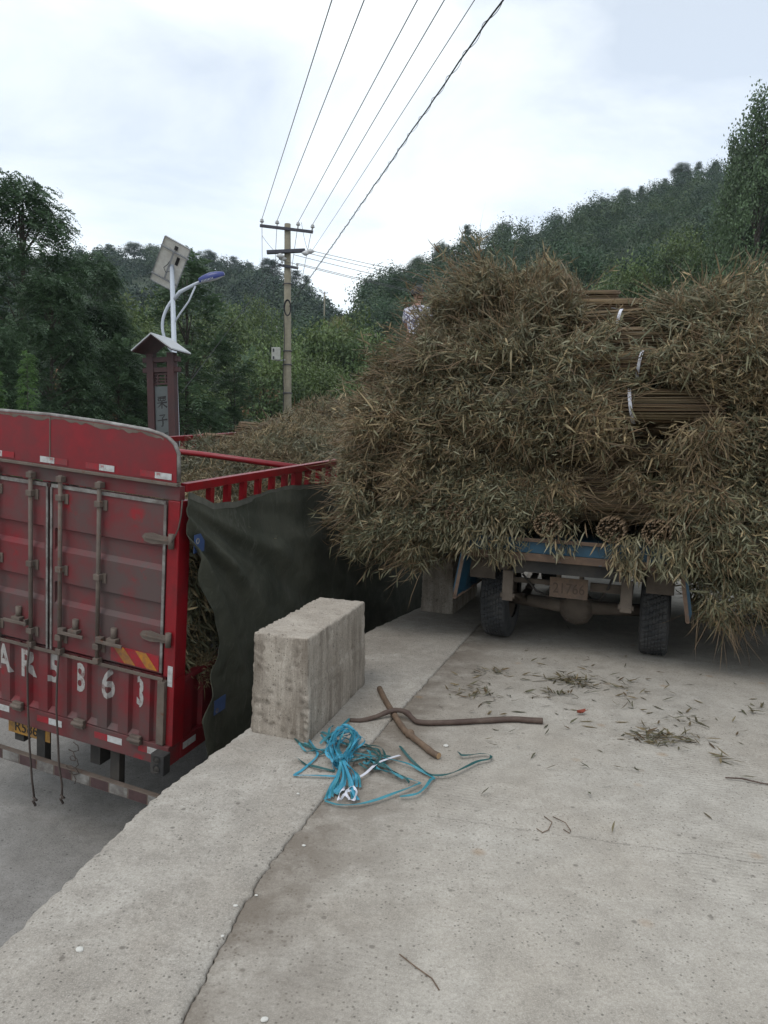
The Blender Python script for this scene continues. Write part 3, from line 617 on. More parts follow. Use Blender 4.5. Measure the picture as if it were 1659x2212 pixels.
def wheel(parent, x, y, r, w, mat='tyre', z=None, lugs=44):
    z = r if z is None else z
    pr = [(-w / 2, r * 0.55), (-w / 2 - 0.004, r * 0.7), (-w / 2 + 0.004, r * 0.93), (-w / 2 + 0.02, r - 0.004)]
    cols = 7
    for i in range(cols):
        a = -w / 2 + 0.028 + (w - 0.056) * i / cols; b = a + (w - 0.056) / cols
        pr += [(a, r), (b - 0.006, r)]
        if i < cols - 1: pr += [(b - 0.005, r - 0.011), (b - 0.001, r - 0.011)]
    pr += [(w / 2 - 0.02, r - 0.004), (w / 2 - 0.004, r * 0.93), (w / 2 + 0.004, r * 0.7), (w / 2, r * 0.55)]
    def mod(i, j): return -0.012 if 4 <= i < len(pr) - 4 and (j + (i // 4) * 1) % 4 == 0 else 0
    m = MB().lathe(pr, (x, y, z), 'X', lugs * 4, smooth=False, mod=mod)
    t = m.build('wheel', mat, parent)
    rm = MB().lathe([(-w * 0.42, r * 0.56), (-w * 0.3, r * 0.50), (-w * 0.08, r * 0.46), (-w * 0.02, r * 0.30), (-w * 0.25, r * 0.22), (-w * 0.30, 0.0)], (x, y, z), 'X', 28)
    rm.lathe([(w * 0.42, r * 0.56), (w * 0.3, r * 0.50), (w * 0.08, r * 0.46), (w * 0.02, r * 0.30), (w * 0.2, r * 0.22), (w * 0.25, 0.0)], (x, y, z), 'X', 28)
    for k in range(6):
        a = k * math.pi / 3
        for sg in (-1, 1): rm.lathe([(0, 0.012), (sg * 0.02, 0.012), (sg * 0.02, 0)], (x + sg * w * 0.02, y + r * 0.36 * math.cos(a), z + r * 0.36 * math.sin(a)), 'X', 6)
    rm.build('rim', 'axle', t)
    return t
for y in (2.4, 3.75, 8.4):
    for x in ((-0.95, -0.66, 0.66, 0.95) if y < 8 else (-0.95, 0.95)): wheel(RT, x, y, 0.50, 0.26, 'black')
# ropes hanging from the tail
def rope(pts, label):
    m = MB().tube(pts, 0.0085, 7)
    e = pts[-1]
    m.tube([(e[0] - 0.012, e[1], e[2] + 0.03), (e[0] + 0.022, e[1] - 0.01, e[2] + 0.005), (e[0] - 0.02, e[1] + 0.012, e[2] - 0.012), (e[0] + 0.01, e[1], e[2] - 0.05)], 0.011, 6)
    return m.build('hanging_rope', 'rope', None, label, 'rope', 'ropes hanging from the red truck')
def rw(*p): return tuple(RM @ Vector(p))
rope([rw(*p) for p in ((-0.166, -0.075, 1.70), (-0.163, -0.10, 1.5), (-0.150, -0.108, 1.2), (-0.137, -0.112, 0.98), (-0.128, -0.11, 0.78), (-0.100, -0.115, 0.52), (-0.077, -0.11, 0.335))], 'knotted brown rope nearer the number plate hanging down the red tailgate')
rope([rw(*p) for p in ((0.142, -0.075, 1.68), (0.148, -0.10, 1.45), (0.150, -0.108, 1.2), (0.176, -0.112, 0.88), (0.182, -0.11, 0.72), (0.218, -0.112, 0.56), (0.216, -0.11, 0.44))], 'shorter brown rope hanging beside the figure 5 on the red tailgate')
# loose wire loop under the beam
MB().tube([rw(0.28 + 0.05 * math.sin(k * 1.1) * (1 + .2 * math.cos(k * 2.3)), -0.06 + 0.02 * math.sin(k * .7), 0.90 - 0.012 * k + 0.03 * math.cos(k * 1.1)) for k in range(26)], 0.004, 5).build('wire_loop', 'rope', None, 'thin tangled wire dangling under the red rear beam', 'wire')

# tarpaulin slung along the near side of the red truck
lft = [(3.10, 0.02), (2.95, -0.02), (2.75, -0.02), (2.42, 0.07), (2.20, 0.17), (1.91, 0.27), (1.75, 0.24), (1.52, 0.10), (1.36, 0.02), (1.15, 0.08), (0.80, 0.20)]
tz = [p[0] for p in lft][::-1]; tyv = [p[1] for p in lft][::-1]
topz = lambda y: float(np.interp(y, [0, 0.37, 0.71, 1.2, 1.5, 2.1, 2.4, 4, 9], [3.12, 2.99, 2.965, 3.0, 3.01, 2.965, 2.94, 2.98, 2.95]))
tp = MB(); G = []
for i in range(110):
    t = i / 109; row = []
    for j in range(190):
        sj = (j / 189) ** 1.25
        z0 = 0.62; zt = topz(0.02 + 8.2 * sj); z = zt + (z0 - zt) * t
        y0 = float(np.interp(z, tz, tyv)); y = y0 + (8.4 - y0) * sj
        ph = math.atan2(3.15 - z, y + .25); rr_ = math.hypot(3.15 - z, y + .25)
        fold = (0.075 * math.sin(ph * 19 + 1.5 * nz3((y, z, 0), 1.1)) + .03 * math.sin(ph * 41 + 2 + nz3((y, z, 7), 2))) * min(1, rr_ * 1.4) * math.exp(-max(0, rr_ - .5) / 1.3) + 0.05 * nz3((y, z * 0.7, 2), 1.1) + 0.028 * (abs(nz3((y * 1.3 + z * .9, z * 1.1 - y * .4, 4), 2.2)) - .25) + 0.014 * (abs(nz3((y * 1.2 - z, z * 1.5 + y, 9), 4.5)) - .25) + 0.02 * nz3((y * 2, z * 2 + y * 2, 5), 1.8) + 0.006 * nz3((y, z, 5), 12)
        x = 1.235 + 0.02 + min(1, t * 5) * (0.05 + fold + 0.10 * t + 0.06 * math.sin(t * 3.0))
        row.append((x, y, z + 0.008 * nz3((y, 1, 1), 7)))
    G.append(row)
tp.grid(G)
hem = MB(); hem.grid([[(p[0] + .006, p[1], p[2] + .004 - .05 * k) for p in G[0]] for k in (0, 1)])
TP = tp.build('tarpaulin', 'tarp', None, 'dark olive tarpaulin draped down the near side of the red truck', 'tarpaulin'); TP.matrix_world = RM
hem.build('hem', 'tarp_hem', TP)
TP.modifiers.new('thickness', 'SOLIDIFY').thickness = 0.004
m = MB().box(1.315, 1.320, 0.02, 0.15, 2.66, 2.80, mat=Matrix.Rotation(rad(0), 4, 'X')); m.lathe([(0, 0.012), (0.004, 0.018), (0, 0.024)], (1.3215, 0.06, 2.75), 'X', 16, 1)
m.build('corner_patch', ['bluepatch', 'alu'], TP, 'bright blue patch with a steel eyelet')
m = MB().box(1.43, 1.436, 0.20, 0.36, 1.33, 1.45); m.lathe([(0, 0.010), (0.004, 0.016), (0, 0.021)], (1.4375, 0.24, 1.36), 'X', 16, 1)
m.build('corner_patch', ['bluepatch', 'alu'], TP, 'faded blue patch at the lower corner')
MB().tube([rw(1.23, -0.02, 3.06), rw(1.235, -0.035, 2.95), rw(1.22, -0.04, 2.85), rw(1.20, -0.06, 2.78), rw(1.185, -0.07, 2.74)], 0.006, 6).build('cord', 'rope', None, 'dark cord tying the tarpaulin to the upper door hinge', 'cord')

# ------------------------------------------------------------------ blue farm truck
BO = (1.751, 6.62, 0.0); BMx = frame(BO, rad(21.26), rad(1.0), rad(0.55))
BT = empty('farm_truck', BMx, 'old blue flatbed farm truck overloaded with bundles on the upper road', 'truck')
def bp_(name, mb, mats, parent=BT, label=None): return mb.build(name, mats, parent, label)
bed = bp_('bed', MB().box(-0.80, 0.80, -0.745, 3.0, 0.935, 1.000, 0.004), 'blue')
sill = MB().box(-0.815, 0.80, -0.775, -0.746, 0.905, 1.022, 0.005).box(-0.815, 0.80, -0.79, -0.776, 1.005, 1.026, 0.004); bp_('rear_sill', sill, 'blue', bed)
bp_('sill_channel', MB().box(-0.835, 0.80, -0.785, -0.70, 0.842, 0.904, 0.005), 'blue_rust', bed)
bp_('sill_lip', MB().box(-0.45, 0.30, -0.80, -0.7905, 1.000, 1.030, 0.003), 'blue_rust', bed, 'bare worn metal lip on the rear edge')
for s in (-1, 1):
    sb = MB(); A, B = (s * 0.835, 0.90), (s * 0.905, 0.475)
    for i in range(5): pass
    def pq(y, t, o): return (A[0] + (B[0] - A[0]) * t + s * o, y, A[1] + (B[1] - A[1]) * t)
    G = []
    yy = [-0.76, -0.72, -0.715] + [v for k in range(9) for v in (-0.65 + k * 0.4, -0.50 + k * 0.4, -0.48 + k * 0.4, -0.27 + k * 0.4)]
    for y_i, y in enumerate(yy): G.append([pq(y, t, (0.022 if (y_i % 4 in (2, 3) and 0.1 < t < 0.9) else 0.0)) for t in (0, 0.12, 0.14, 0.86, 0.88, 1)])
    sb.grid(G, smooth=False); G2 = [[(p[0] + s * 0.03, p[1], p[2]) for p in r] for r in G]; sb.grid(G2, smooth=False)
    e = [pq(-0.76, 0, 0), pq(-0.76, 0, 0.03), pq(-0.76, 1, 0.03), pq(-0.76, 1, 0)]; sb.add(e, [(0, 1, 2, 3)], 1)
    sb.tube([pq(-0.76, 1, .015), pq(2.9, 1, .015)], 0.018, 6, 1)
    bp_('drop_side', sb, ['blue', 'blue_rust'], bed, 'left side board hanging open' if s < 0 else 'right side board hanging open')
for x0, x1, z0, z1 in ((-0.875, -0.645, 0.605, 0.84), (0.600, 0.815, 0.605, 0.84)):
    bp_('mud_flap', MB().box(x0, x1, -0.452, -0.438, z0, z1, 0.006), 'axle', BT)
    bp_('flap_hanger', MB().box((x0 + x1) / 2 - 0.03, (x0 + x1) / 2 + 0.03, -0.437, -0.41, z1 - 0.06, 0.934), 'frame', BT)
ch = MB()
for x in (-0.44, 0.36): ch.box(x, x + 0.08, -0.70, 3.6, 0.72, 0.84)
for y in (-0.66, 0.6, 1.8, 3.0): ch.box(-0.359, 0.359, y - 0.04, y + 0.04, 0.735, 0.83)
bp_('chassis', ch, 'frame')
ch = MB().box(-0.79, 0.79, -0.69, -0.60, 0.842, 0.934).box(-0.79, 0.79, 0.9, 1.0, 0.842, 0.934); bp_('bed_bearer', ch, 'axle')
rb = bp_('rear_crossbar', MB().box(-0.50, -0.175, -0.345, -0.32, 0.575, 0.620, 0.004).box(0.150, 0.42, -0.345, -0.32, 0.555, 0.630, 0.004).tube([(-0.5, -0.33, 0.70), (-0.2, -0.35, 0.72), (0.05, -0.33, 0.685), (0.4, -0.34, 0.705)], 0.011, 6), 'axle')
for x in (-0.565, 0.425): bp_('spring_bracket', MB().box(x, x + 0.042, -0.40, -0.36, 0.50, 0.80, 0.004).box(x - 0.03, x + 0.07, -0.40, -0.32, 0.46, 0.50, 0.004), 'axle')
for pts in ([(-.50, -.42, .80), (-.36, -.44, .73), (-.15, -.43, .765), (.0, -.42, .72), (.18, -.40, .74), (.40, -.40, .71)], [(-.42, -.38, .66), (-.30, -.36, .52), (-.16, -.2, .43), (-.05, -.05, .42)], [(.36, -.36, .78), (.30, -.36, .60), (.22, -.2, .46), (.10, -.05, .43)]):
    bp_('brake_hose', MB().tube(pts, .010, 7), 'frame')
for x in (-.50, .46):
    bp_('shackle', MB().box(x - .045, x + .045, -.62, -.585, .46, .72, .006).tube([(x - .06, -.60, .50), (x + .06, -.60, .50)], .022, 8), 'axle')
bp_('cross_channel', MB().box(-.50, .44, -.41, -.36, .770, .815, .004), 'axle')
for x in (-.605, .50): bp_('tail_lamp', MB().box(x, x + .085, -.50, -.43, .70, .80, .008).lathe([(0, 0), (-.004, .02), (-.012, .028), (0, .034)], (x + .042, -.502, .75), 'Y', 14), 'axle')
for x in (-0.46, 0.44):
    sp = MB()
    for k in range(5):
        L_ = 0.55 - k * 0.09; sp.grid([[(x + dx, -L_ + 2 * L_ * t, 0.52 - k * 0.017 - 0.10 * (1 - (2 * t - 1) ** 2)) for t in np.linspace(0, 1, 9)] for dx in (-0.032, 0.032)], smooth=False)
        sp.grid([[(x + dx, -L_ + 2 * L_ * t, 0.51 - k * 0.017 - 0.10 * (1 - (2 * t - 1) ** 2)) for t in np.linspace(0, 1, 9)] for dx in (-0.032, 0.032)], smooth=False)
    bp_('leaf_spring', sp, 'axle')
ax = MB().tube([(-0.60, 0, 0.365), (-0.16, 0, 0.34), (0.16, 0, 0.345), (0.60, 0, 0.37)], [0.052, 0.062, 0.062, 0.052], 14)
axle = bp_('rear_axle', ax, 'axle')
df = MB().lathe([(-0.13, 0.0), (-0.125, 0.07), (-0.09, 0.125), (-0.02, 0.155), (0.06, 0.15), (0.12, 0.11), (0.2, 0.06), (0.3, 0.05)], (0.01, 0, 0.335), 'Y', 28)
df.lathe([(0, 0.0), (0.0, 0.022), (0.018, 0.022), (0.03, 0.10), (0.07, 0.125)], (0.015, 0, 0.178), 'Z', 20)
for k in range(10): a = k * math.pi / 5; df.lathe([(0, 0), (0, 0.009), (0.012, 0.009)], (0.01 + 0.115 * math.sin(a), -0.108, 0.335 + 0.115 * math.cos(a)), 'Y', 6)
bp_('differential', df, 'axle', axle)
pl2 = bp_('licence_plate', MB().box(-0.172, 0.145, -0.462, -0.456, 0.500, 0.672, 0.003), 'plate_o')
text_obj('plate_lettering', '21766', 0.125, 'ink_soft', pl2, -0.012, -0.4635, 0.54, 0.86, depth=0.0006)
bp_('plate_bracket', MB().box(-0.12, -0.09, -0.455, -0.35, 0.62, 0.75).box(0.07, 0.10, -0.455, -0.35, 0.62, 0.75), 'axle', BT)
for x in (-0.678, 0.678): wheel(BT, x, 0.0, 0.40, 0.236)
for x in (-0.62, 0.62): wheel(BT, x, 2.75, 0.36, 0.19, 'tyre', 0.36)
cb = MB(); sec = [(3.12, 0.62), (3.12, 1.95), (3.3, 2.02), (4.25, 1.98), (4.5, 1.30), (4.6, 1.2), (4.6, 0.6)]
cb.grid([[(x, y, z) for y, z in sec + sec[:1]] for x in (-0.78, 0.78)], smooth=False); cb.add([(-0.78, y, z) for y, z in sec], [tuple(range(len(sec)))]); cb.add([(0.78, y, z) for y, z in sec], [tuple(range(len(sec)))])
cabn = bp_('cab', cb, 'blue'); bp_('cab_window', MB().box(-0.55, 0.55, 3.108, 3.117, 1.45, 1.85), 'cell', cabn)

# ------------------------------------------------------------------ hills
RIDGE_A = [(-277.2, 260.0, 68.1), (-181.8, 260.0, 67.5), (-134.1, 260.0, 66.2), (-102.3, 260.0, 66.1), (-86.4, 260.0, 67.4), (-70.5, 260.0, 64.1), (-52.5, 250.0, 60.6), (-41.5, 240.0, 56.5), (-34.1, 230.0, 51.3), (-25.3, 215.0, 45.1), (-17.3, 200.0, 37.4), (-9.3, 190.0, 31.2)]
RIDGE_B = [(-18.9, 110.0, 14.4), (-16.9, 115.0, 17.7), (-14.7, 120.0, 20.7), (-10.8, 125.0, 22.8), (-6.4, 130.0, 25.6), (-3.4, 135.0, 28.8), (0.7, 140.0, 31.9), (4.9, 140.0, 33.4), (9.5, 145.0, 36.9), (15.2, 160.0, 44.3), (24.4, 170.0, 49.8), (33.4, 180.0, 54.7), (46.7, 190.0, 61.4), (53.7, 195.0, 65.8), (68.8, 205.0, 72.1), (76.6, 210.0, 77.7), (86.1, 215.0, 81.7), (92.6, 215.0, 81.9), (107.8, 220.0, 86.7), (145.8, 230.0, 96.8), (253.0, 240.0, 106.3)]
def hill(name, ridge, r0, zb, p, gmask=None, seed=0):
    """a slope climbing from the foot at distance r0 to the ridge line, then falling away behind it"""
    R_ = np.array(ridge); n = 110; k = np.linspace(0, len(R_) - 1, n); RX = np.stack([np.interp(k, np.arange(len(R_)), R_[:, i]) for i in range(3)], 1)
    def surf(i, s):
        x, y, z = RX[i]; f = r0 / y; bx, by = x * f, r0
        if s <= 1:
            X, Y = bx + (x - bx) * s, by + (y - by) * s; Z = zb + (z - zb) * s ** p + 1.6 * nz3((X, Y, seed), .05) * min(1, s * 4) * (1 - .6 * s)
        else: X, Y = x * (1 + .5 * (s - 1)), y * (1 + .5 * (s - 1)); Z = z - (z - zb) * (s - 1) * .9 - 2 * (s - 1)
        return X, Y, Z
    m = MB(); ss = list(np.linspace(0, 1, 26)) + [1.15, 1.5, 2.1]
    m.grid([[surf(i, s) for s in ss] for i in range(n)])
    ob = m.build(name, ['hill', 'grass_hill'], None, kind='structure')
    if gmask:
        for pl in ob.data.polygons:
            c = pl.center
            if gmask(c.x, c.y): pl.material_index = 1
    return surf, n
# grassy saddle between the two hills
def saddle(x, y): u = x / y; return -0.142 < u < -0.035 and y > 75
surfA, nA = hill('wooded_hill', RIDGE_A, 66, -0.6, 1.15, None, 3)
surfB, nB = hill('near_hill', RIDGE_B, 46, -0.4, 1.05, saddle, 8)
def forest(name, label, surf, n, count, size, cols, mask=None, q=210, seed=1, leaf=(.42, .8)):
    r = np.random.default_rng(seed); Ps = []; Ss = []
    while len(Ps) < count:
        i = r.integers(0, n); s = r.uniform(.02, 1.02) ** .8; x, y, z = surf(min(n - 1, max(0, i)), s); x += r.normal(0, 1.2)
        if not -.66 < x / y < .68: continue
        if mask and mask(x, y) and r.uniform() < .9: continue
        Ps.append((x, y, z)); Ss.append(r.uniform(*size))
    Ps = np.array(Ps); Ss = np.array(Ss); m_ = len(Ps)
    th = r.uniform(0, 2 * np.pi, (m_, q)); cz = r.uniform(-.35, 1, (m_, q)); sr = np.sqrt(1 - cz ** 2)
    lump = 1 + .22 * np.sin(3 * th + r.uniform(0, 6, (m_, 1))) * sr + .15 * np.sin(5 * th - 4 * cz + r.uniform(0, 6, (m_, 1)))
    rr = Ss[:, None] * lump * r.uniform(.62, 1.05, (m_, q)); asp = r.uniform(.85, 1.45, (m_, 1))
    nrm = np.stack([sr * np.cos(th), sr * np.sin(th), cz], -1)
    P = Ps[:, None, :] + nrm * rr[..., None] * np.stack([np.ones_like(asp), np.ones_like(asp), asp], -1) + np.array((0, 0, 1)) * (Ss * .75)[:, None, None]
    P = P.reshape(-1, 3); nn = nrm.reshape(-1, 3); N_ = len(P)
    D = unit(np.cross(nn, r.standard_normal((N_, 3)))) + nn * .35 + np.array((0, 0, -.25)); Nn = unit(nn + np.array((0, 0, .3)) + r.standard_normal((N_, 3)) * .32)
    sz = np.clip(np.repeat(Ss, q) / 2.6, .6, 1.3)
    Ln = r.uniform(*leaf, N_) * sz
    V, l, st = quads(P - unit(D) * Ln[:, None] * .5, D, Nn, Ln, Ln * r.uniform(.45, .75, N_))
    ct = np.array(cols)[r.integers(0, len(cols), m_)] * r.uniform(.75, 1.25, (m_, 1))
    C = np.repeat(np.repeat(ct, q, 0) * r.uniform(.7, 1.3, (N_, 1)), 4, 0)
    me = np_mesh(name, V, l, st, 'wood_far', C.clip(0, 1)); o = link(bpy.data.objects.new(name, me), None, label, 'wood', None, 'stuff')
    return o
GREENS = [(.038, .070, .032), (.050, .085, .036), (.033, .060, .034), (.066, .098, .042), (.044, .079, .042)]
forest('hillside_wood', 'dense dark green wood covering the hill behind the street lamp', surfA, nA, 720, (2.0, 3.3), [(.032, .060, .034), (.039, .069, .037), (.028, .053, .036), (.048, .076, .038)], None, 300, 21, (.40, .75))
forest('hillside_wood', 'dense green wood covering the right hill above the overloaded truck', surfB, nB, 1150, (1.4, 2.9), GREENS, saddle, 340, 22, (.28, .55))
# rough grass on the saddle
r_ = np.random.default_rng(5); pts = []
while len(pts) < 5200:
    i = r_.integers(0, nB); x, y, z = surfB(i, r_.uniform(.35, 1.0))
    if saddle(x, y): pts.append((x + r_.normal(0, .5), y, z))
pts = np.array(pts); k = len(pts)
V, l, st = blades(pts, r_.standard_normal((k, 3)) * .3 + np.array((0, 0, 1)), r_.standard_normal((k, 3)), r_.uniform(.5, 1.1, k), r_.uniform(.12, .3, k), r_.normal(0, .3, k))
link(bpy.data.objects.new('hill_grass', np_mesh('hill_grass', V, l, st, 'wood_far', np.repeat(np.array([(.16, .17, .06)]) * r_.uniform(.6, 1.3, (k, 1)), 6, 0))), None, 'yellow-green rough grass on the saddle between the hills', 'grass', None, 'stuff')

# clay cutting behind the pole
def bank(x0, x1, y, z0, z1, label, seed):
    m = MB(); G = []
    for a in np.linspace(0, 1, 90):
        row = []
        for b in np.linspace(0, 1, 30):
            prof_ = (z0 + (z1 - z0) * b * (1 - .30 * (2 * a - 1) ** 6 - .12 * a)); x = x0 + (x1 - x0) * a + (a - .5) * -.8 * b
            row.append((x, y + 2.2 * b + .8 * nz3((x, prof_ * .4, seed), .9) + .8 * nz3((x * 3, prof_ * .35, seed), 1.0) + .3 * nz3((x * 6, prof_ * .8, seed), 1.3), prof_ + .5 * nz3((x, 0, seed), .8) * b))
        G.append(row)
    G = [[(p[0], p[1] + 3 , -3.2) for p in G[0]]] + G
    m.grid(G[1:]); return m.build('earth_bank', 'clay', None, label, 'earth bank')
bank(-8.3, -4.3, 37, -2.5, 5.7, 'bare orange clay bank left of the nearest utility pole', 2)
bank(-16.5, -11.2, 33, -2.5, 5.6, 'pinkish bare earth bank glimpsed between the trees on the left', 6)

# ------------------------------------------------------------------ trees
def fronds(P, D, Nn, L_, npair, ll, lw, r, droop=.25):
    D = unit(D); Sd = unit(np.cross(D, Nn)); Nn = np.cross(Sd, D); out_ = []
    for k in range(npair):
        t = (k + 1) / npair; c = P + D * (L_ * t)[:, None] - np.array((0, 0, 1)) * (droop * L_ * t * t)[:, None]
        for s in (-1, 1):
            d = Sd * s + D * .45 + Nn * r.normal(0, .18, (len(P), 1)) - np.array((0, 0, .12)); f = (1 - .5 * abs(t - .45))
            out_.append(quads(c, d, Nn + r.standard_normal((len(P), 3)) * .25, ll * f * r.uniform(.8, 1.2, len(P)), lw * f * np.ones(len(P)))[0])
    V = np.concatenate(out_); m_ = len(V) // 4
    return V, np.arange(4 * m_), np.arange(m_) * 4
def limbs(mb, base, tips, r0, r):
    for tp in tips:
        tp = Vector(tp); b = Vector(base(tp)); md = b.lerp(tp, .5) + Vector((r.normal(0, .15), r.normal(0, .15), .25))
        mb.tube([b, b.lerp(md, .5), md, md.lerp(tp, .6), tp], [r0, r0 * .8, r0 * .55, r0 * .35, r0 * .15], 6)
def tree_mesh(kind, seed):
    r = np.random.default_rng(seed); tr = MB(); col = None
    if kind in ('round', 'dark'):
        H, RX_, zc, rz = 8.0, 2.5, 4.9, 3.1; nc = 95
        d = unit(r.standard_normal((nc, 3))); c = d * np.array((RX_, RX_, rz)) * (r.uniform(.55, 1.0, (nc, 1))) * (1 + .18 * np.sin(4 * d[:, :1] + seed)); c[:, 2] += zc; c = c[c[:, 2] > 1.5]
        n = 150; P = (c[:, None, :] + r.standard_normal((len(c), n, 3)) * np.array((.42, .42, .30))).reshape(-1, 3); k = len(P)
        out_ = unit(P - np.array((0, 0, zc))); D = r.standard_normal((k, 3)) + out_ * .5 + np.array((0, 0, -.4)); Nn = unit(out_ * .6 + np.array((0, 0, .7)) + r.standard_normal((k, 3)) * .5)
        Ln = r.uniform(.12, .24, k); V, l, st = quads(P, D, Nn, Ln, Ln * .5)
        bc = np.array((.085, .128, .050)) if kind == 'round' else np.array((.048, .085, .043))
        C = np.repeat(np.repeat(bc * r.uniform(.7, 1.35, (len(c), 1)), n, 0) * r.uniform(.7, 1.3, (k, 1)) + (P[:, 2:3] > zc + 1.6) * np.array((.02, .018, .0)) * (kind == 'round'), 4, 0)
        tr.tube([(0, 0, -.5), (.05, .02, 1.5), (0, .05, 3.5), (.1, 0, 6)], [.16, .13, .09, .03], 8); limbs(tr, lambda p: (0, 0, min(p.z - .6, 4.5) if p.z > 2.4 else 1.2), c[::4], .05, r)
    elif kind == 'poplar':
        H, zc = 15.0, 8.5; nc = 240; zz = r.uniform(2.0, 14.8, nc); w = 2.1 * np.sin(np.pi * np.clip((zz - 1.5) / 14.0, 0, 1) ** .8) ** .7 + .15; a = r.uniform(0, 6.28, nc); q = np.sqrt(r.uniform(.15, 1, nc)) * w
        c = np.stack([q * np.cos(a), q * np.sin(a), zz], 1); n = 130; P = (c[:, None] + r.standard_normal((nc, n, 3)) * np.array((.26, .26, .45))).reshape(-1, 3); k = len(P)
        D = r.standard_normal((k, 3)) + np.array((0, 0, -.7)); V, l, st = quads(P, D, r.standard_normal((k, 3)), r.uniform(.08, .14, k), r.uniform(.09, .15, k))
        C = np.repeat(np.repeat(np.array((.075, .115, .055)) * r.uniform(.7, 1.3, (nc, 1)), n, 0) * r.uniform(.7, 1.35, (k, 1)), 4, 0)
        tr.tube([(0, 0, -.5), (.05, 0, 5), (0, .05, 10), (.05, 0, 14.5)], [.2, .15, .09, .02], 8); limbs(tr, lambda p: (0, 0, max(1.5, p.z - 1.8)), c[::3], .045, r)
    elif kind == 'pine':
        H = 7.0; Ps = []
        for z in np.linspace(2.2, 6.8, 9):
            w = 1.5 * (1 - (z - 2.2) / 5.4) + .2
            for a in r.uniform(0, 6.28, 7): q = w * r.uniform(.45, 1.0); Ps.append((q * math.cos(a), q * math.sin(a), z + r.normal(0, .15)))
        c = np.array(Ps); n = 60; P = (c[:, None] + r.standard_normal((len(c), n, 3)) * np.array((.34, .34, .12))).reshape(-1, 3); k = len(P)
        V, l, st = quads(P, r.standard_normal((k, 3)) + np.array((0, 0, .6)), r.standard_normal((k, 3)), r.uniform(.2, .4, k), r.uniform(.05, .1, k))
        C = np.repeat(np.array((.036, .062, .040)) * r.uniform(.6, 1.3, (k, 1)), 4, 0)
        tr.tube([(0, 0, -.5), (.05, .02, 3), (0, .05, 6.8)], [.13, .09, .02], 7); limbs(tr, lambda p: (0, 0, p.z - .1), c[::2], .03, r)
    elif kind == 'locust':
        H = 11.0; nc = 260; zz = r.uniform(1.2, 10.9, nc); w = 2.7 * np.sin(np.pi * np.clip((zz - .2) / 11.2, 0, 1) ** .75) ** .8 + .2; a = r.uniform(0, 6.28, nc); q = np.sqrt(r.uniform(.2, 1.1, nc)) * w
        c = np.stack([q * np.cos(a), q * np.sin(a), zz], 1); n = 24; P = (c[:, None] + r.standard_normal((nc, n, 3)) * np.array((.34, .34, .16))).reshape(-1, 3); k = len(P)
        D = unit(P * np.array((1, 1, 0))) + r.standard_normal((k, 3)) * np.array((.7, .7, .25)); V, l, st = fronds(P, D, np.array((0, 0, 1)) + r.standard_normal((k, 3)) * .3, r.uniform(.35, .6, k), 6, .17, .062, r, .35)
        ct = np.array((.066, .110, .056)) * r.uniform(.6, 1.4, (k, 1)); C = np.repeat(np.tile(ct, (12, 1)), 4, 0)
        tr.tube([(0, 0, -.5), (.1, .0, 3), (0, .1, 6), (.1, 0, 10.2)], [.2, .16, .11, .03], 9); limbs(tr, lambda p: (0, 0, max(1.2, p.z - 1.4)), c[::6], .045, r)
    elif kind == 'ail':
        H = 8.0; Ps = []
        for z in np.linspace(2.2, 7.8, 10):
            w = 1.6 * math.sin(math.pi * min(1, (z - .8) / 8.2)) ** .8
            for a in r.uniform(0, 6.28, 5): q = w * r.uniform(.25, .75); Ps.append((q * math.cos(a), q * math.sin(a), z + r.normal(0, .3)))
        c = np.array(Ps); n = 15; P = (c[:, None] + r.standard_normal((len(c), n, 3)) * .10).reshape(-1, 3); k = len(P)
        D = unit(P * np.array((1, 1, 0))) * .6 + r.standard_normal((k, 3)) * np.array((.8, .8, .22)) + np.array((0, 0, .15)); V, l, st = fronds(P, D, np.array((0, 0, 1)) + r.standard_normal((k, 3)) * .15, r.uniform(.6, .95, k), 9, .21, .072, r, .30)
        ct = np.array((.085, .135, .072)) * r.uniform(.65, 1.35, (k, 1)); C = np.repeat(np.tile(ct, (18, 1)), 4, 0)
        tr.tube([(0, 0, -.5), (.05, 0, 2.5), (.1, .05, 5), (.05, 0, 7.6)], [.10, .085, .055, .02], 8); limbs(tr, lambda p: (.05, 0, max(1.2, p.z - 1.3)), c[::2], .025, r)
    else:   # sapling
        H = 4.6; k = 520; z = r.uniform(1.6, 4.55, k); w = .16 + .42 * (1 - (z - 1.6) / 3.0); a = r.uniform(0, 6.28, k); P = np.stack([w * .35 * np.cos(a), w * .35 * np.sin(a), z], 1)
        D = np.stack([np.cos(a), np.sin(a), r.uniform(.1, .5, k)], 1); V, l, st = fronds(P, D, np.array((0, 0, 1)) + r.standard_normal((k, 3)) * .2, w * r.uniform(.7, 1.2, k), 8, .085, .036, r, .35)
        ct = np.array((.10, .175, .060)) * r.uniform(.7, 1.3, (k, 1)); C = np.repeat(np.tile(ct, (16, 1)), 4, 0)
        tr.tube([(0, 0, -.5), (.02, 0, 2), (0, .02, 4.5)], [.035, .025, .006], 6)
    return tr.mesh('trunk', 'bark'), np_mesh('crown', V, l, st, 'tree', C.clip(0, 1)), H
RW = {'round': 2.6, 'dark': 2.6, 'poplar': 2.2, 'pine': 1.6, 'locust': 2.9, 'ail': 1.9, 'sapling': .55}
NAME = {'round': 'broadleaf_tree', 'dark': 'dark_broadleaf_tree', 'poplar': 'poplar_tree', 'pine': 'pine_tree', 'locust': 'feathery_tree', 'ail': 'compound_leaf_tree', 'sapling': 'sapling'}
PROTO = {k: [tree_mesh(k, 200 + 7 * i + j) for j in range(nv)] for i, (k, nv) in enumerate((('round', 3), ('dark', 2), ('poplar', 2), ('pine', 2), ('locust', 2), ('ail', 2), ('sapling', 1)))}
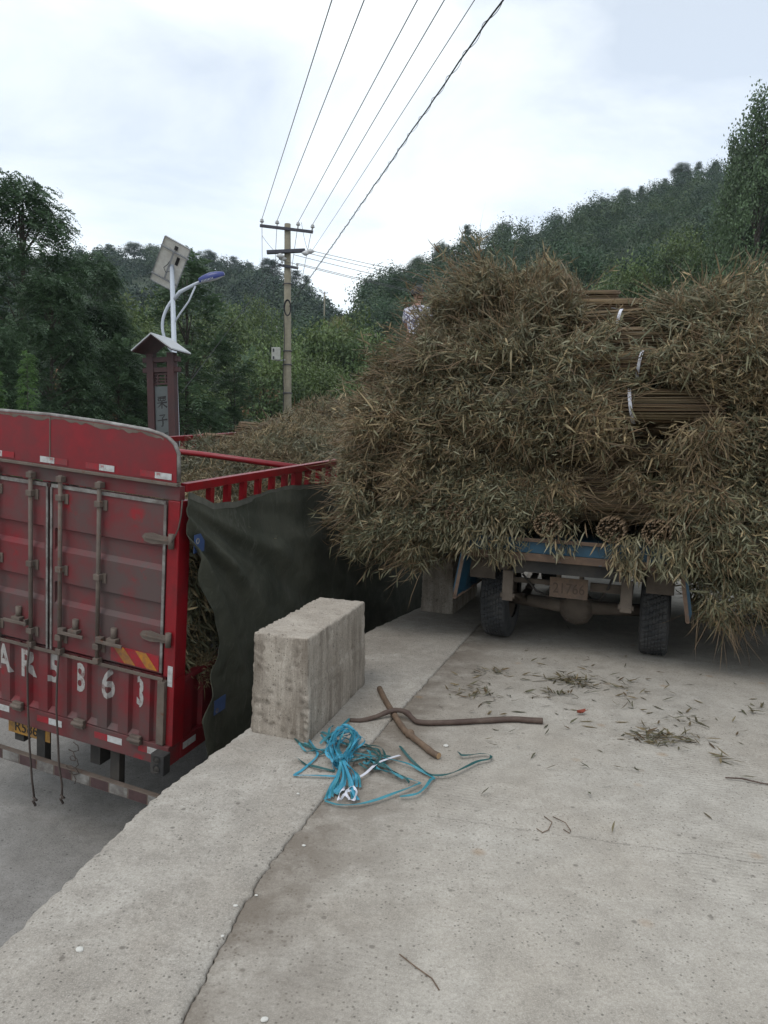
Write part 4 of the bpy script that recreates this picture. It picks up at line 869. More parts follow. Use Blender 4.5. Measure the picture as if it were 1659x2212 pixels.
TREES = [
    ('locust', -10.72, 22, 9.36, 2.06, 'tall feathery tree at the left edge rising above the red truck'),
    ('locust', -14.21, 23, 9.7, 2.16, 'tall feathery tree cut off by the left edge of the picture'),
    ('locust', -11.32, 29, 9.14, 1.54, 'feathery tree with its tip between the big left tree and the far hill'),
    ('locust', -8.53, 19, 5.9, 1.43, 'lower feathery tree in front of the big left tree'),
    ('locust', -9.0, 17, 4.39, 1.17, 'low feathery tree at the left edge just above the red header board'),
    ('locust', -9.23, 24, 6.19, 1.65, 'feathery tree left of the solar lamp below the far hill'),
    ('sapling', -6.49, 13.5, 3.38, 0.32, 'bright light green sapling just above the red truck on the left'),
    ('sapling', -6.83, 13, 2.96, 0.33, 'second light green sapling cut off by the left edge'),
    ('round', -12.18, 36, 8.94, 1.8, 'green tree directly behind the solar lamp panel, lower part'),
    ('round', -13.59, 48, 11.15, 2.4, 'green tree seen just right of the street lamp arm'),
    ('round', -13.67, 60, 13.24, 2.62, 'mid-green tree between the street lamp and the utility pole'),
    ('round', -11.84, 64, 14.47, 2.4, 'green tree close left of the nearest utility pole at half height'),
    ('round', -9.42, 60, 12.27, 1.88, 'small green tree touching the left side of the utility pole'),
    ('round', -5.92, 36, 6.66, 0.94, 'leafy bush growing on top of the clay bank'),
    ('round', -9.19, 44, 8.04, 1.92, 'green tree below the lamp head, above the clay bank'),
    ('round', -8.56, 34, 5.31, 1.27, 'low green tree at the right foot of the street lamp'),
    ('ail', -6.22, 23, 7.31, 1.37, 'tree with large compound leaves behind the street lamp arm'),
    ('ail', -7.67, 21.5, 4.63, 1.14, 'compound-leaf tree left of the sign pillar'),
    ('ail', -5.14, 25, 4.75, 1.17, 'compound-leaf tree just right of the lamp post foot'),
    ('ail', -7.68, 26, 5.05, 1.46, 'compound-leaf tree between sign pillar and lamp post'),
    ('ail', -7.93, 19.5, 3.67, 0.73, 'compound-leaf shrub low behind the red header board'),
    ('round', -3.12, 48, 10.9, 2.25, 'yellow-green bushy tree right of the utility pole, tallest of its clump'),
    ('round', -4.31, 44, 8.04, 1.92, 'yellow-green bush close right of the utility pole'),
    ('round', -1.22, 50, 9.91, 2.34, 'bushy tree left of the person, behind the load'),
    ('round', -4.51, 40, 6.1, 1.5, 'low bush at the right foot of the utility pole'),
    ('round', -2.28, 36, 5.92, 2.02, 'dark low tree above the red truck load'),
    ('dark', 2.48, 110, 28.57, 3.09, 'dark tree above the person on the skyline side'),
    ('dark', 4.8, 80, 19.39, 3.0, 'dark tree hidden behind the peak of the load'),
    ('dark', -0.61, 85, 19.58, 3.19, 'dark tree between the yellow-green clump and the person'),
    ('dark', 0.36, 60, 12.16, 2.25, 'dark tree left of the person at shoulder height'),
    ('round', -0.37, 34, 5.73, 1.7, 'low green tree just left of the heaped load'),
    ('poplar', 22.17, 46, 23.46, 2.3, 'tall poplar at the right edge of the picture'),
    ('poplar', 26.09, 48, 25.46, 3.15, 'poplar cut off by the right edge'),
    ('poplar', 22.6, 50, 22.86, 1.88, 'shorter poplar in front of the tall one at the right edge'),
    ('round', 24.86, 55, 19.48, 2.75, 'green tree below the poplars above the right stack'),
    ('round', 23.95, 62, 20.55, 2.71, 'green tree left of the poplars above the right stack'),
    ('dark', 16.43, 70, 21.88, 2.62, 'dark green tree right above the left stack'),
    ('round', 18.54, 60, 17.67, 2.25, 'green tree in the dip between the two stacks'),
    ('dark', 26.28, 75, 23.55, 2.81, 'dark green tree above the gap between the stacks'),
    ('dark', 77.31, 205, 81.97, 2.82, 'tall round tree standing out highest on the right ridge'),
    ('pine', 73.08, 205, 77.54, 1.28, 'slim pine left of the tallest ridge tree'),
    ('dark', 53.56, 195, 69.06, 1.71, 'round tree midway down the right ridge'),
    ('pine', 16.0, 160, 50.38, 1.4, 'pine near the lower left end of the right ridge'),
    ('dark', 9.81, 146, 43.05, 1.83, 'dark tree at the lower left tip of the right ridge'),
    ('pine', 85.48, 214, 85.62, 1.6, 'pine on the ridge just left of the poplars'),
    ('pine', 89.99, 214, 85.99, 1.6, 'pine on the ridge touching the poplars'),
    ('pine', 48.85, 190, 64.78, 1.19, 'small pine on the middle of the right ridge'),
    ('dark', 40.54, 186, 61.73, 1.63, 'dark tree on the right ridge over the left stack'),
    ('dark', 25.54, 172, 55.27, 1.72, 'dark tree on the ridge over the peak of the load'),
    ('pine', -26.72, 215, 53.47, 2.42, 'pine with bare stems right of the utility pole on the far ridge'),
    ('pine', -23.57, 213, 51.53, 1.86, 'last small pine on the far ridge right of the utility pole'),
    ('pine', -36.44, 235, 61.33, 3.23, 'pine just left of the utility pole on the far ridge'),
    ('pine', -39.09, 238, 62.33, 2.38, 'second pine left of the utility pole on the far ridge'),
    ('pine', -96.75, 260, 71.52, 1.95, 'pointed pine on the far ridge left of the solar panel'),
    ('dark', -88.01, 260, 72.36, 3.9, 'round tree on the far ridge left of the solar panel'),
    ('dark', -81.66, 260, 71.59, 3.58, 'round tree on the far ridge touching the solar panel'),
    ('pine', -67.62, 258, 69.09, 2.26, 'pine on the far ridge just right of the solar panel'),
    ('dark', -61.63, 256, 69.47, 3.2, 'round tree on the far ridge above the lamp head'),
    ('pine', -51.76, 250, 65.71, 2.5, 'pine on the far ridge midway between lamp and pole'),
    ('pine', -45.47, 245, 62.8, 2.45, 'round tree on the far ridge nearing the utility pole'),
    ('dark', -3.49, 133, 33.16, 1.66, 'sparse tree on the near skyline right of the saddle'),
    ('dark', 5.21, 140, 38.73, 2.1, 'dark tree on the skyline just left of the load'),
    ('dark', 60.87, 200, 73.42, 1.75, 'round tree on the right ridge above the dip in the load'),
    ('pine', 66.07, 203, 74.96, 1.27, 'slim pine on the right ridge above the dip in the load'),
]
for i, (kd, x, y, zt, hw, lb) in enumerate(TREES):
    tm, cm, H = PROTO[kd][i % len(PROTO[kd])]
    if y > 100: h = 6.0 if kd != 'pine' else 6.5
    elif kd in ('poplar',): h = zt + 1.5
    elif kd == 'sapling': h = zt + 1.3
    else: h = min(zt + 1.6, 12.5)
    sx = hw / RW[kd]; sz = h / H
    if y > 100: sx = max(sx, .55)
    elif kd in ('round', 'dark', 'ail'): sx = max(sx, sz / 1.25)
    t = empty(NAME[kd], Matrix.Translation((x, y, zt - h)) @ Matrix.Rotation(i * 2.4, 4, 'Z') @ Matrix.Diagonal((sx, sx, sz, 1)), lb, 'tree', 'trees along the skyline' if y > 100 else 'trees behind the trucks')
    link(bpy.data.objects.new('trunk', tm), t); link(bpy.data.objects.new('crown', cm), t)

# ------------------------------------------------------------------ hazy air
hz = MB().box(-440, 440, -440, 440, -9, 118).build('haze', [], None, kind='stuff')
m, nt, b, o = new_mat('pale_air'); nt.nodes.remove(b)
pv = nd(nt, 'ShaderNodeVolumePrincipled', {'Density': HAZE_DENSITY, 'Anisotropy': 0.2}); pv.inputs['Color'].default_value = (0.80, 0.90, 1.0, 1)
nt.links.new(pv.outputs[0], o.inputs['Volume']); hz.data.materials.append(m)

# ------------------------------------------------------------------ solar street lamp
lp0 = Vector((-4.95, 18, -1.4)); lp1 = Vector((-5.20, 18, 6.05))
lamp = empty('solar_street_lamp', Matrix.Translation(lp0), 'white solar street lamp with a tilted panel and a blue lamp head', 'street lamp')
def LP(x, y, z): return (x - lp0.x, y - lp0.y, z - lp0.z)
m = MB().tube([LP(*lp0), LP(*lp1)], [.088, .052], 14); m.tube([LP(-4.95, 18, -1.4), LP(-4.95, 18, -1.36)], .2, 14); m.build('pole', 'polewhite', lamp)
MB().tube([LP(-5.165, 18, 5.22), LP(-5.0, 17.98, 5.42), LP(-4.6, 17.95, 5.62), LP(-4.50, 17.94, 5.66)], [.045, .045, .036, .036], 10).build('arm', 'polewhite', lamp)
MB().tube([LP(-5.14, 18, 4.68), LP(-5.0, 17.98, 4.9), LP(-4.78, 17.96, 5.2), LP(-4.62, 17.95, 5.56)], .022, 8).build('brace', 'polewhite', lamp)
arc = [LP(-5.15 - .27 * math.sin(math.pi * t) ** .8, 18, 3.98 + 1.28 * t) for t in np.linspace(0, 1, 14)]
MB().tube(arc, .036, 10).build('curved_bracket', 'polewhite', lamp)
hd_m = Matrix.Translation(LP(-4.52, 17.93, 5.665)) @ Matrix.Rotation(rad(-17), 4, 'Y') @ Matrix.Rotation(rad(14), 4, 'X')
top_, bot_ = MB(), MB(); Gt, Gb = [], []
for i in range(15):
    t = i / 14; w_ = .115 * (math.sin(math.pi * min(1, .12 + .80 * t)) ** .55); hgt = .13 * math.sin(math.pi * (.15 + .75 * t)) ** .7; x = .62 * t
    Gt.append([tuple(hd_m @ Vector((x, w_ * math.cos(a), .0 + hgt * math.sin(a)))) for a in np.linspace(-.35, math.pi + .35, 11)])
    Gb.append([tuple(hd_m @ Vector((x, w_ * .97 * math.cos(a), -.030 - .045 * math.sin(a) * math.sin(math.pi * (.05 + .9 * t))))) for a in np.linspace(0, math.pi, 9)])
top_.grid(Gt); top_.add(Gt[-1], [tuple(range(11))]); top_.add(Gt[0], [tuple(range(11))]); bot_.grid(Gb)
lh = top_.build('lamp_head', 'lampblue', lamp); bot_.build('lamp_glass', 'lampwhite', lh)
fn = MB()
for i in range(9): x = .06 + i * .034; fn.box(x, x + .014, -.119, -.105, -.035, .012, mat=hd_m)
fn.build('cooling_fins', 'lampwhite', lh)
# panel seen from behind
pc = Vector((-5.24, 18.0, 6.06)); ux = Vector((.555, .0, -.10)).normalized(); uz = Vector((.50, -.55, .80)).normalized(); uy = uz.cross(ux).normalized(); ux = uy.cross(uz).normalized()
PM2 = Matrix(((ux.x, uy.x, uz.x, pc.x - lp0.x), (ux.y, uy.y, uz.y, pc.y - lp0.y), (ux.z, uy.z, uz.z, pc.z - lp0.z), (0, 0, 0, 1)))
def pbox(x0, x1, y0, y1, z0, z1, mb=None): return (mb or MB()).box(x0, x1, y0, y1, z0, z1, mat=PM2)
sgn = 1 if (uy.y > 0) else -1     # local y pointing away from the viewer
pn = pbox(-.31, .31, .0, .014, -.58, .58).build('solar_panel', 'panel_back', lamp)
pf = MB()
for a in ((-.325, -.31, -.585, .585), (.31, .325, -.585, .585), (-.3095, .3095, -.595, -.5805), (-.3095, .3095, .5805, .595)): pbox(a[0], a[1], -.026, .020, a[2], a[3], pf)
pf.build('panel_frame', 'galv', pn)
pbox(-.309, .309, .0142, .018, -.578, .578).build('solar_cells', 'cell', pn)
pr_ = MB(); pbox(-.33, .36, -.062, -.027, .34, .372, pr_); pbox(-.33, .33, -.062, -.027, -.40, -.37, pr_); pbox(-.02, .02, -.07, -.063, -.36, .36, pr_); pr_.build('panel_bracket', 'galv', pn)
pbox(.10, .17, -.022, -.001, .06, .26).build('type_label', 'ink', pn); pbox(-.03, .05, -.024, -.001, .40, .49).build('junction_box', 'black', pn)
MB().tube([tuple(PM2 @ Vector(p)) for p in ((.02, -.02, .42), (.0, -.05, .2), (-.04, -.06, .0), (-.10, -.06, -.12), (-.02, -.07, -.2), (.08, -.06, -.12))], .008, 6).build('lead', 'cable', pn)

# ------------------------------------------------------------------ village name pillar
SG = Matrix.Translation((-4.97, 17.0, -1.5)) @ Matrix.Rotation(rad(-15), 4, 'Z') @ Matrix.Rotation(rad(-2.0), 4, 'Y')
sign = empty('sign_pillar', SG, 'roofed dark red timber sign pillar with black characters behind the lamp post', 'sign')
for x in (-.262, .262): MB().box(x - .085, x + .085, -.085, .085, 0, 5.35, .008).build('post', 'signwood', sign)
for z in (5.20, 4.97): MB().box(-.46, .46, -.06, .06, z - .055, z + .055, .006).build('crossbeam', 'signwood', sign)
lat = MB()
for z in (4.88, 4.66): lat.box(-.179, .179, -.03, .03, z - .02, z + .02)
for x in (-.10, .10): lat.box(x - .016, x + .016, -.028, .028, 4.681, 4.859)
for z in (4.80, 4.73): lat.box(-.178, .178, -.022, .022, z - .014, z + .014)
lat.build('lattice', 'signwood', sign)
pq_ = MB().box(-.178, .178, -.035, .035, .6, 4.60, .004).build('plaque', 'slate', sign)
rf = MB()
for s in (-1, 1):
    rf.add([(0, -.42, 5.72), (s * .51, -.42, 5.36), (s * .51, .42, 5.36), (0, .42, 5.72), (0, -.42, 5.75), (s * .51, -.42, 5.39), (s * .51, .42, 5.39), (0, .42, 5.75)], [(0, 1, 2, 3), (4, 5, 6, 7), (0, 1, 5, 4), (1, 2, 6, 5), (2, 3, 7, 6)])
roof = rf.build('roof', 'signroof', sign)
und = MB()
for s in (-1, 1): und.add([(s * .01, -.40, 5.68), (s * .485, -.40, 5.345), (s * .485, .40, 5.345), (s * .01, .40, 5.68), (s * .01, -.40, 5.71), (s * .485, -.40, 5.37), (s * .485, .40, 5.37), (s * .01, .40, 5.71)], [(0, 1, 2, 3), (4, 5, 6, 7), (0, 1, 5, 4), (1, 2, 6, 5), (2, 3, 7, 6)])
und.build('roof_boards', 'signwood', roof)
def brush(strokes, cx, cz, s, name):
    m = MB()
    for st in strokes:
        pts = [(cx + (x - .5) * s, -.0375, cz + (.5 - y) * s) for x, y, w in st]; ws = [w * 1.45 * s for x, y, w in st]
        L_, R_ = [], []
        for i, p in enumerate(pts):
            a = pts[max(i - 1, 0)]; b = pts[min(i + 1, len(pts) - 1)]; d = Vector((b[0] - a[0], 0, b[2] - a[2])).normalized(); n = Vector((-d.z, 0, d.x))
            L_.append((p[0] + n.x * ws[i] / 2, p[1], p[2] + n.z * ws[i] / 2)); R_.append((p[0] - n.x * ws[i] / 2, p[1], p[2] - n.z * ws[i] / 2))
        m.grid([L_, R_], smooth=False)
    return m.build(name, 'ink', pq_)
t_ = .075
LI = [[(.12, .10, .05), (.5, .085, .06), (.88, .07, .08)], [(.38, .08, .06), (.37, .22, .06), (.36, .36, .05)], [(.62, .08, .06), (.62, .22, .06), (.61, .36, .05)], [(.16, .20, .06), (.18, .30, .07), (.21, .40, .06)],
      [(.16, .21, .05), (.5, .195, .055), (.82, .18, .08), (.80, .28, .07), (.76, .38, .05)], [(.21, .385, .05), (.5, .375, .05), (.76, .365, .055)],
      [(.06, .56, .05), (.5, .53, .06), (.94, .50, .09)], [(.5, .42, .08), (.5, .70, .075), (.49, 1.0, .06)], [(.48, .55, .06), (.32, .75, .06), (.10, .92, .02)], [(.52, .55, .05), (.70, .74, .075), (.95, .90, .10)]]
ZI = [[(.24, .12, .05), (.5, .09, .065), (.74, .07, .08), (.62, .22, .06), (.50, .32, .05)], [(.50, .30, .07), (.54, .50, .08), (.55, .75, .085), (.52, .94, .08), (.44, .97, .05), (.36, .90, .02)], [(.06, .52, .05), (.5, .47, .065), (.95, .43, .09)]]
PG = [[(.05, .2, .05), (.25, .17, .06), (.40, .15, .05)], [(.23, .02, .07), (.23, .5, .07), (.22, .85, .06)], [(.05, .85, .05), (.25, .80, .06), (.42, .74, .03)], [(.5, .12, .05), (.72, .09, .06), (.95, .06, .07)], [(.58, .22, .06), (.62, .32, .05)], [(.88, .20, .06), (.82, .32, .04)], [(.42, .46, .05), (.7, .43, .06), (1.0, .41, .08)], [(.72, .08, .07), (.72, .5, .08), (.72, 1.0, .06)]]
brush(LI, 0, 4.24, .29, 'character'); brush(ZI, 0, 3.83, .29, 'character'); brush(PG, 0, 3.42, .29, 'character')

# ------------------------------------------------------------------ utility poles and wires
def util_pole(o, h, r0, r1, label, arms=True, lean=0.0):
    u = empty('utility_pole', Matrix.Translation(o) @ Matrix.Rotation(lean, 4, 'Y'), label, 'utility pole')
    MB().tube([(0, 0, 0), (0, 0, h)], [r0, r1], 16).build('pole', 'pole_conc', u)
    return u
UO = Vector((-3.63, 28, -2.6)); UP = util_pole(UO, 12.68, .185, .115, 'nearest concrete utility pole with crossarms and a meter box', lean=rad(-.9))
def U(x, y, z): return Vector((x, y, z)) - UO
def rod_obj(name, a, b, w, h, mat, parent):
    a, b = Vector(a), Vector(b); d = (b - a); L_ = d.length; q = d.to_track_quat('X', 'Z').to_matrix().to_4x4()
    mm = Matrix.Translation(a) @ q
    return MB().box(0, L_, -w / 2, w / 2, -h / 2, h / 2, .003, mat=mm).build(name, mat, parent)
UPi = UP.matrix_world.inverted()
def UL(x, y, z): return UPi @ Vector((x, y, z))
arm1 = rod_obj('crossarm', UL(-4.82, 27.85, 9.95), UL(-2.87, 27.85, 9.77), .07, .10, 'steel_dark', UP)
arm2 = rod_obj('crossarm', UL(-4.55, 27.85, 9.00), UL(-3.15, 27.85, 9.10), .16, .12, 'steel_dark', UP)
arm3 = rod_obj('crossarm', UL(-4.12, 27.85, 8.56), UL(-3.39, 27.85, 8.46), .06, .09, 'steel_dark', UP)
INS = [(-4.75, 10.12), (-4.19, 10.08), (-3.42, 10.04), (-2.89, 9.97)]
def insulator(p, parent, s=1.0):
    b = UL(*p); m = MB().lathe([(-.17 * s, .018), (-.05 * s, .02), (-.05 * s, .06 * s), (-.02 * s, .085 * s), (.02 * s, .05 * s), (.03 * s, .065 * s), (.06 * s, .05 * s), (.08 * s, .02 * s), (.10 * s, 0)], b, 'Z', 16)
    m.build('insulator', 'porcelain', parent)
for x, z in INS: insulator((x, 27.85, z), arm1)
for p in ((-3.98, 27.80, 8.66), (-3.42, 27.80, 8.58)): insulator(p, arm3, .7)
for p in ((-2.95, 27.75, 9.05), (-3.12, 27.75, 8.98), (-4.05, 27.75, 8.86), (-3.98, 27.9, 8.80)):
    b = UL(*p); MB().lathe([(-.14, .02), (-.10, .05), (-.04, .085), (.02, .10), (.08, .06), (.16, .02)], b, 'X', 14).build('strain_insulator', 'porcelain', arm2)
for z in (7.9, 5.45, 4.95, 3.9, 2.0): b = UL(-3.76, 28, z); MB().lathe([(-.02, .168), (-.02, .178), (.02, .178), (.02, .168)], (UL(-3.63 - .0, 28, z).x * 0 + 0, 0, b.z), 'Z', 20).build('band', 'steel_dark', UP)
bx = UL(-4.15, 27.80, 5.32); mbx = MB().box(bx.x - .16, bx.x + .16, bx.y - .10, bx.y + .10, bx.z - .23, bx.z + .23, .012).build('meter_box', 'box', UP)
MB().box(bx.x - .11, bx.x - .05, bx.y - .108, bx.y - .101, bx.z + .06, bx.z + .18).box(bx.x - .11, bx.x - .05, bx.y - .108, bx.y - .101, bx.z - .20, bx.z - .10).build('meter_window', 'steel_dark', mbx)
rod_obj('box_bracket', (bx.x, bx.y + .02, bx.z - .25), (.0, -.10, bx.z - .20), .03, .03, 'galv', UP)
cp = MB(); c0 = UL(-3.75, 27.78, 7.0)
for k in range(4): cp.tube([(c0.x + (.10 + .012 * k) * math.cos(a), c0.y - .012 * k, c0.z + (.26 + .012 * k) * math.sin(a)) for a in np.linspace(0, 6.3, 25)], .011, 6)
cp.build('cable_coil', 'cable', UP)
dn = [UL(-3.80, 27.78, z) + Vector((-.06 - .02 * math.sin(z * 3), 0, 0)) for z in np.linspace(6.75, -2.2, 24)]
MB().tube(dn, .016, 6).build('down_cable', 'cable', UP)
FAR1 = Vector((-9.41, 60, 6.56)); FAR2 = Vector((-13.4, 90, 16.78)); FAR3 = Vector((-11.2, 130, 29.6))
for P_, h, lb in ((FAR1, 9.5, 'small far utility pole in front of the clay bank'), (FAR2, 9, 'farther utility pole rising from the trees left of the nearest pole'), (FAR3, 9, 'most distant thin utility pole on the grassy saddle')):
    f = util_pole(P_ - Vector((0, 0, h)), h, .16, .10, lb)
    rod_obj('crossarm', (-.55, -.12, h - .25), (.55, -.12, h - .25), .07, .09, 'steel_dark', f)
    for x in (-.5, 0, .5): MB().lathe([(-.1, .02), (0, .07), (.06, .05), (.1, 0)], (x, -.12, h - .12), 'Z', 10).build('insulator', 'porcelain', f)
def wire(a, b, sag, r, label, mat='wire', name='power_line', group='power lines', n=40, wob=0.0, cat='wire'):
    a, b = Vector(a), Vector(b); P = []
    for i in range(n + 1):
        t = i / n; p = a.lerp(b, t); p.z -= sag * 4 * t * (1 - t)
        if wob: p += Vector((wob * nz3((t * 60, 1, 0), 1), 0, wob * nz3((t * 60, 5, 0), 1)))
        P.append(p)
    return MB().tube(P, r, 6, cap=False).build(name, mat, None, label, cat, group)
for (x, z), e, lb in zip(INS, ((5.64, -14, 8.1), (6.17, -14, 8.22), (7.32, -14, 8.35), (7.64, -14, 8.51)), ('leftmost overhead wire crossing the sky', 'second overhead wire from the left crossing the sky', 'third overhead wire from the left crossing the sky', 'fourth overhead wire from the left crossing the sky')):
    wire((x, 27.85, z + .07), e, .12, .010, lb, group='overhead wires crossing the sky')
wire((-2.9, 27.75, 9.05), (4.74, -10, 5.05), .12, .006, 'thin overhead wire just left of the thick black cable', group='overhead wires crossing the sky')
ca, cb_ = Vector((-3.70, 27.80, 7.05)), Vector((4.60, -10, 4.70))
wire(ca, cb_, .10, .0088, 'thick black twisted cable crossing the sky on the right', 'cable', 'twisted_cable', None, 160, .02, 'cable')
tw = [ca.lerp(cb_, t) + Vector((.022 * math.cos(t * 420), 0, .022 * math.sin(t * 420) - .4 * t * (1 - t))) for t in np.linspace(0, 1, 900)]
MB().tube(tw, .003, 4, cap=False).build('tie_wire', 'cable', None, 'thin tie wire wound round the thick black cable', 'wire')
for (a, b, lb) in (((-2.80, 27.75, 9.05), (10.5, 31, 8.0), 'top wire running right from the pole behind the load'), ((-3.02, 27.75, 8.98), (10.5, 31, 7.75), 'second wire running right from the pole behind the load'), ((-3.56, 27.9, 8.95), (10.5, 31, 7.4), 'third wire running right from the pole behind the load'), ((-3.40, 27.8, 8.62), (10.5, 31, 7.1), 'fourth wire running right from the pole behind the load'), ((-3.95, 27.8, 8.70), (10.5, 31, 6.95), 'lowest wire running right from the pole behind the load')):
    wire(a, b, .22, .009, lb, group='wires running right from the pole')
for k, (x, z) in enumerate(INS):
    wire((x, 27.85, z + .05), FAR1 + Vector((-.5 + .33 * k, -.12, 0)), .5, .009, ('leftmost', 'second', 'third', 'rightmost')[k] + ' wire dropping from the top crossarm toward the far pole', group='wires leading to the far pole')
wire((-4.05, 27.8, 8.8), (-4.85, 17.6, 3.0), .05, .009, 'slanting stay wire running down from the pole to the sign pillar', 'cable', 'stay_wire', None)
wire((-4.74, 27.85, 9.6), (-4.0, 27.9, 8.86), .08, .007, 'short jumper wire under the left end of the top crossarm', 'cable', 'jumper_wire', 'jumper wires on the pole', 12)
wire((-3.30, 27.85, 10.1), (-3.05, 27.8, 9.1), .10, .007, 'short jumper wire under the right end of the top crossarm', 'cable', 'jumper_wire', 'jumper wires on the pole', 12)

# ------------------------------------------------------------------ bundles of cut brushwood
LEAFC = np.array((1.12, 1.09, 1.0)) * np.array([(0.165, 0.165, 0.105), (0.215, 0.185, 0.115), (0.27, 0.218, 0.135), (0.130, 0.142, 0.095), (0.34, 0.27, 0.165), (0.150, 0.105, 0.065), (0.25, 0.25, 0.18)])
def pick_colors(n, w, jit=0.22, r=rng):
    w = np.array(w, float); c = LEAFC[r.choice(len(LEAFC), n, p=w / w.sum())]
    return c * (1 + jit * r.standard_normal((n, 1))).clip(0.35, 1.8)
def bundle_meshes(seed, L=2.9, droop=0.1, d0=0.4, nleaf=25000, weights=(3, 3, 2, 2, .6, 1, 1.5), fat=1.0, leaf=(0.034, 0.085)):
    r = np.random.default_rng(seed)
    def ax(t):                       # t array 0..1 -> axis point
        d = np.clip((t - d0) / (1 - d0), 0, 1) ** 1.6
        return np.stack([L * t - 0.45 * droop * d, 0.10 * np.sin(2.2 * t + seed) * t, -droop * d], -1)
    def axd(t): return unit(ax(np.clip(t + .02, 0, 1.02)) - ax(t - .02))
    def rd(t):
        s = np.clip((t - .26) / .74, 0, 1)
        return (0.125 + fat * 0.30 * np.sin(np.pi * s ** 0.55) ** 0.8) * (1 - 0.15 * s)
    # stalks: three-sided rods
    ns = 185; V = []; LP = []; ST = []; TC = []
    a = r.uniform(0, 2 * np.pi, ns); q = np.sqrt(r.uniform(0, 1, ns)); q[:70] = r.uniform(.86, 1, 70)
    ts = np.array([0, .12, .26, .45, .7]); vi = 0; nl = 0
    for i in range(ns):
        rr = r.uniform(.008, .013); t_off = r.uniform(-.018, .018); a2 = a[i] + r.uniform(-.5, .5)
        col = LEAFC[[5, 2, 1][r.integers(3)]] * r.uniform(.30, .75) * np.array((1, .90, .82))
        for k, t in enumerate(ts):
            base = ax(np.array([t + t_off]))[0]; R_ = 0.13 * q[i] if t < .3 else (0.13 + (t - .26) * .32 * fat) * q[i]
            aa = a[i] + (a2 - a[i]) * t; c_ = base + np.array((0, R_ * np.cos(aa), R_ * np.sin(aa)))
            for m_ in range(3):
                b_ = 2 * np.pi * m_ / 3 + a[i]; V.append(c_ + np.array((0, np.cos(b_), np.sin(b_))) * rr * (1 - .6 * t)); TC.append(col if k else np.array((.21, .145, .09)) * r.uniform(.6, 1.2))
        for k in range(len(ts) - 1):
            for m_ in range(3):
                LP += [vi + k * 3 + m_, vi + k * 3 + (m_ + 1) % 3, vi + (k + 1) * 3 + (m_ + 1) % 3, vi + (k + 1) * 3 + m_]; ST.append(nl); nl += 4
        LP += [vi + 2, vi + 1, vi]; ST.append(nl); nl += 3; vi += 15
    # packed heart of the sheaf
    tt = np.linspace(0.034, 0.96, 22); k0 = len(V); nn = 12
    for t in tt:
        base = ax(np.array([t]))[0]; R_ = (0.115 if t < .28 else min(rd(np.array([t]))[0] * .60, .115 + (t - .28) * .5)); R_ *= (1 if t < .85 else (0.96 - t) / .11 + .05)
        for m_ in range(nn):
            b_ = 2 * np.pi * m_ / nn; w_ = R_ * (1 + .12 * np.sin(5 * b_ + 9 * t)); V.append(base + np.array((0, np.cos(b_) * w_, np.sin(b_) * w_))); TC.append(np.array((0.10, 0.08, 0.05)))
    for k in range(len(tt) - 1):
        for m_ in range(nn): LP += [k0 + k * nn + m_, k0 + k * nn + (m_ + 1) % nn, k0 + (k + 1) * nn + (m_ + 1) % nn, k0 + (k + 1) * nn + m_]; ST.append(nl); nl += 4
    LP += [k0 + m_ for m_ in range(nn)]; ST.append(nl)
    stalks = np_mesh('stalks', np.array(V), LP, ST, 'stalk', np.array(TC).clip(0, 1))
    # foliage
    n = nleaf; t = .25 + .76 * r.beta(1.25, 1.0, n); th = r.uniform(0, 2 * np.pi, n)
    lump = 1 + .16 * np.sin(th * 3 + t * 17 + seed) + .10 * np.sin(th * 5 - t * 29)
    R_ = rd(t) * np.sqrt(r.uniform(.22, 1.0, n)) * lump * np.where(r.uniform(0, 1, n) < .05, 1.25, 1)
    A = axd(t); up_ = np.array((0, 0, 1.0)); s1 = unit(np.cross(A, up_)); s2 = np.cross(s1, A)
    radial = s1 * np.cos(th)[:, None] + s2 * np.sin(th)[:, None]
    P = ax(np.minimum(t, 1.0)) + radial * R_[:, None]
    D = A * r.uniform(.2, 1.0, (n, 1)) + radial * r.uniform(-.1, .75, (n, 1)) + r.standard_normal((n, 3)) * .95 + np.array((0, 0, -1.0)) * r.uniform(0, .75, (n, 1)) * (1 + droop)
    Nn = unit(radial + r.standard_normal((n, 3)) * .7)
    Ln = r.uniform(*leaf, n); Wd = Ln * r.uniform(.11, .19, n); cu = r.normal(-.25, .95, n)
    V1, l1, s1_ = blades(P, D, Nn, Ln, Wd, cu)
    C1 = np.repeat(pick_colors(n, weights, .24, r), 6, 0)
    # protruding twigs
    k = 260; t = r.uniform(.3, .95, k); th = r.uniform(0, 2 * np.pi, k); A = axd(t); s1 = unit(np.cross(A, up_)); s2 = np.cross(s1, A)
    radial = s1 * np.cos(th)[:, None] + s2 * np.sin(th)[:, None]
    P = ax(t) + radial * (rd(t) * r.uniform(.5, .95, k))[:, None]
    V2, l2, s2_ = blades(P, A + radial * r.uniform(0, .45, (k, 1)) + r.standard_normal((k, 3)) * .18, radial, r.uniform(.12, .34, k), np.full(k, .005), r.normal(-.2, .3, k))
    C2 = np.repeat(LEAFC[5] * r.uniform(.6, 1.5, (k, 1)), 6, 0)
    fol = np_mesh('foliage', np.vstack([V1, V2]), np.concatenate([l1, l2 + len(V1)]), np.concatenate([s1_, s2_ + len(l1)]), 'grassleaf', np.vstack([C1, C2]).clip(0, 1))
    # binding strap
    m = MB(); ring = []; ring2 = []
    for k in range(25):
        b_ = 2 * math.pi * k / 24 + 1.2; rr_ = 0.146 * (1 + .03 * math.sin(3 * b_)); x = 0.205 * L + 0.02 * math.sin(b_)
        p = ax(np.array([0.205]))[0]; ring.append((x, p[1] + rr_ * math.cos(b_), p[2] + rr_ * math.sin(b_)))
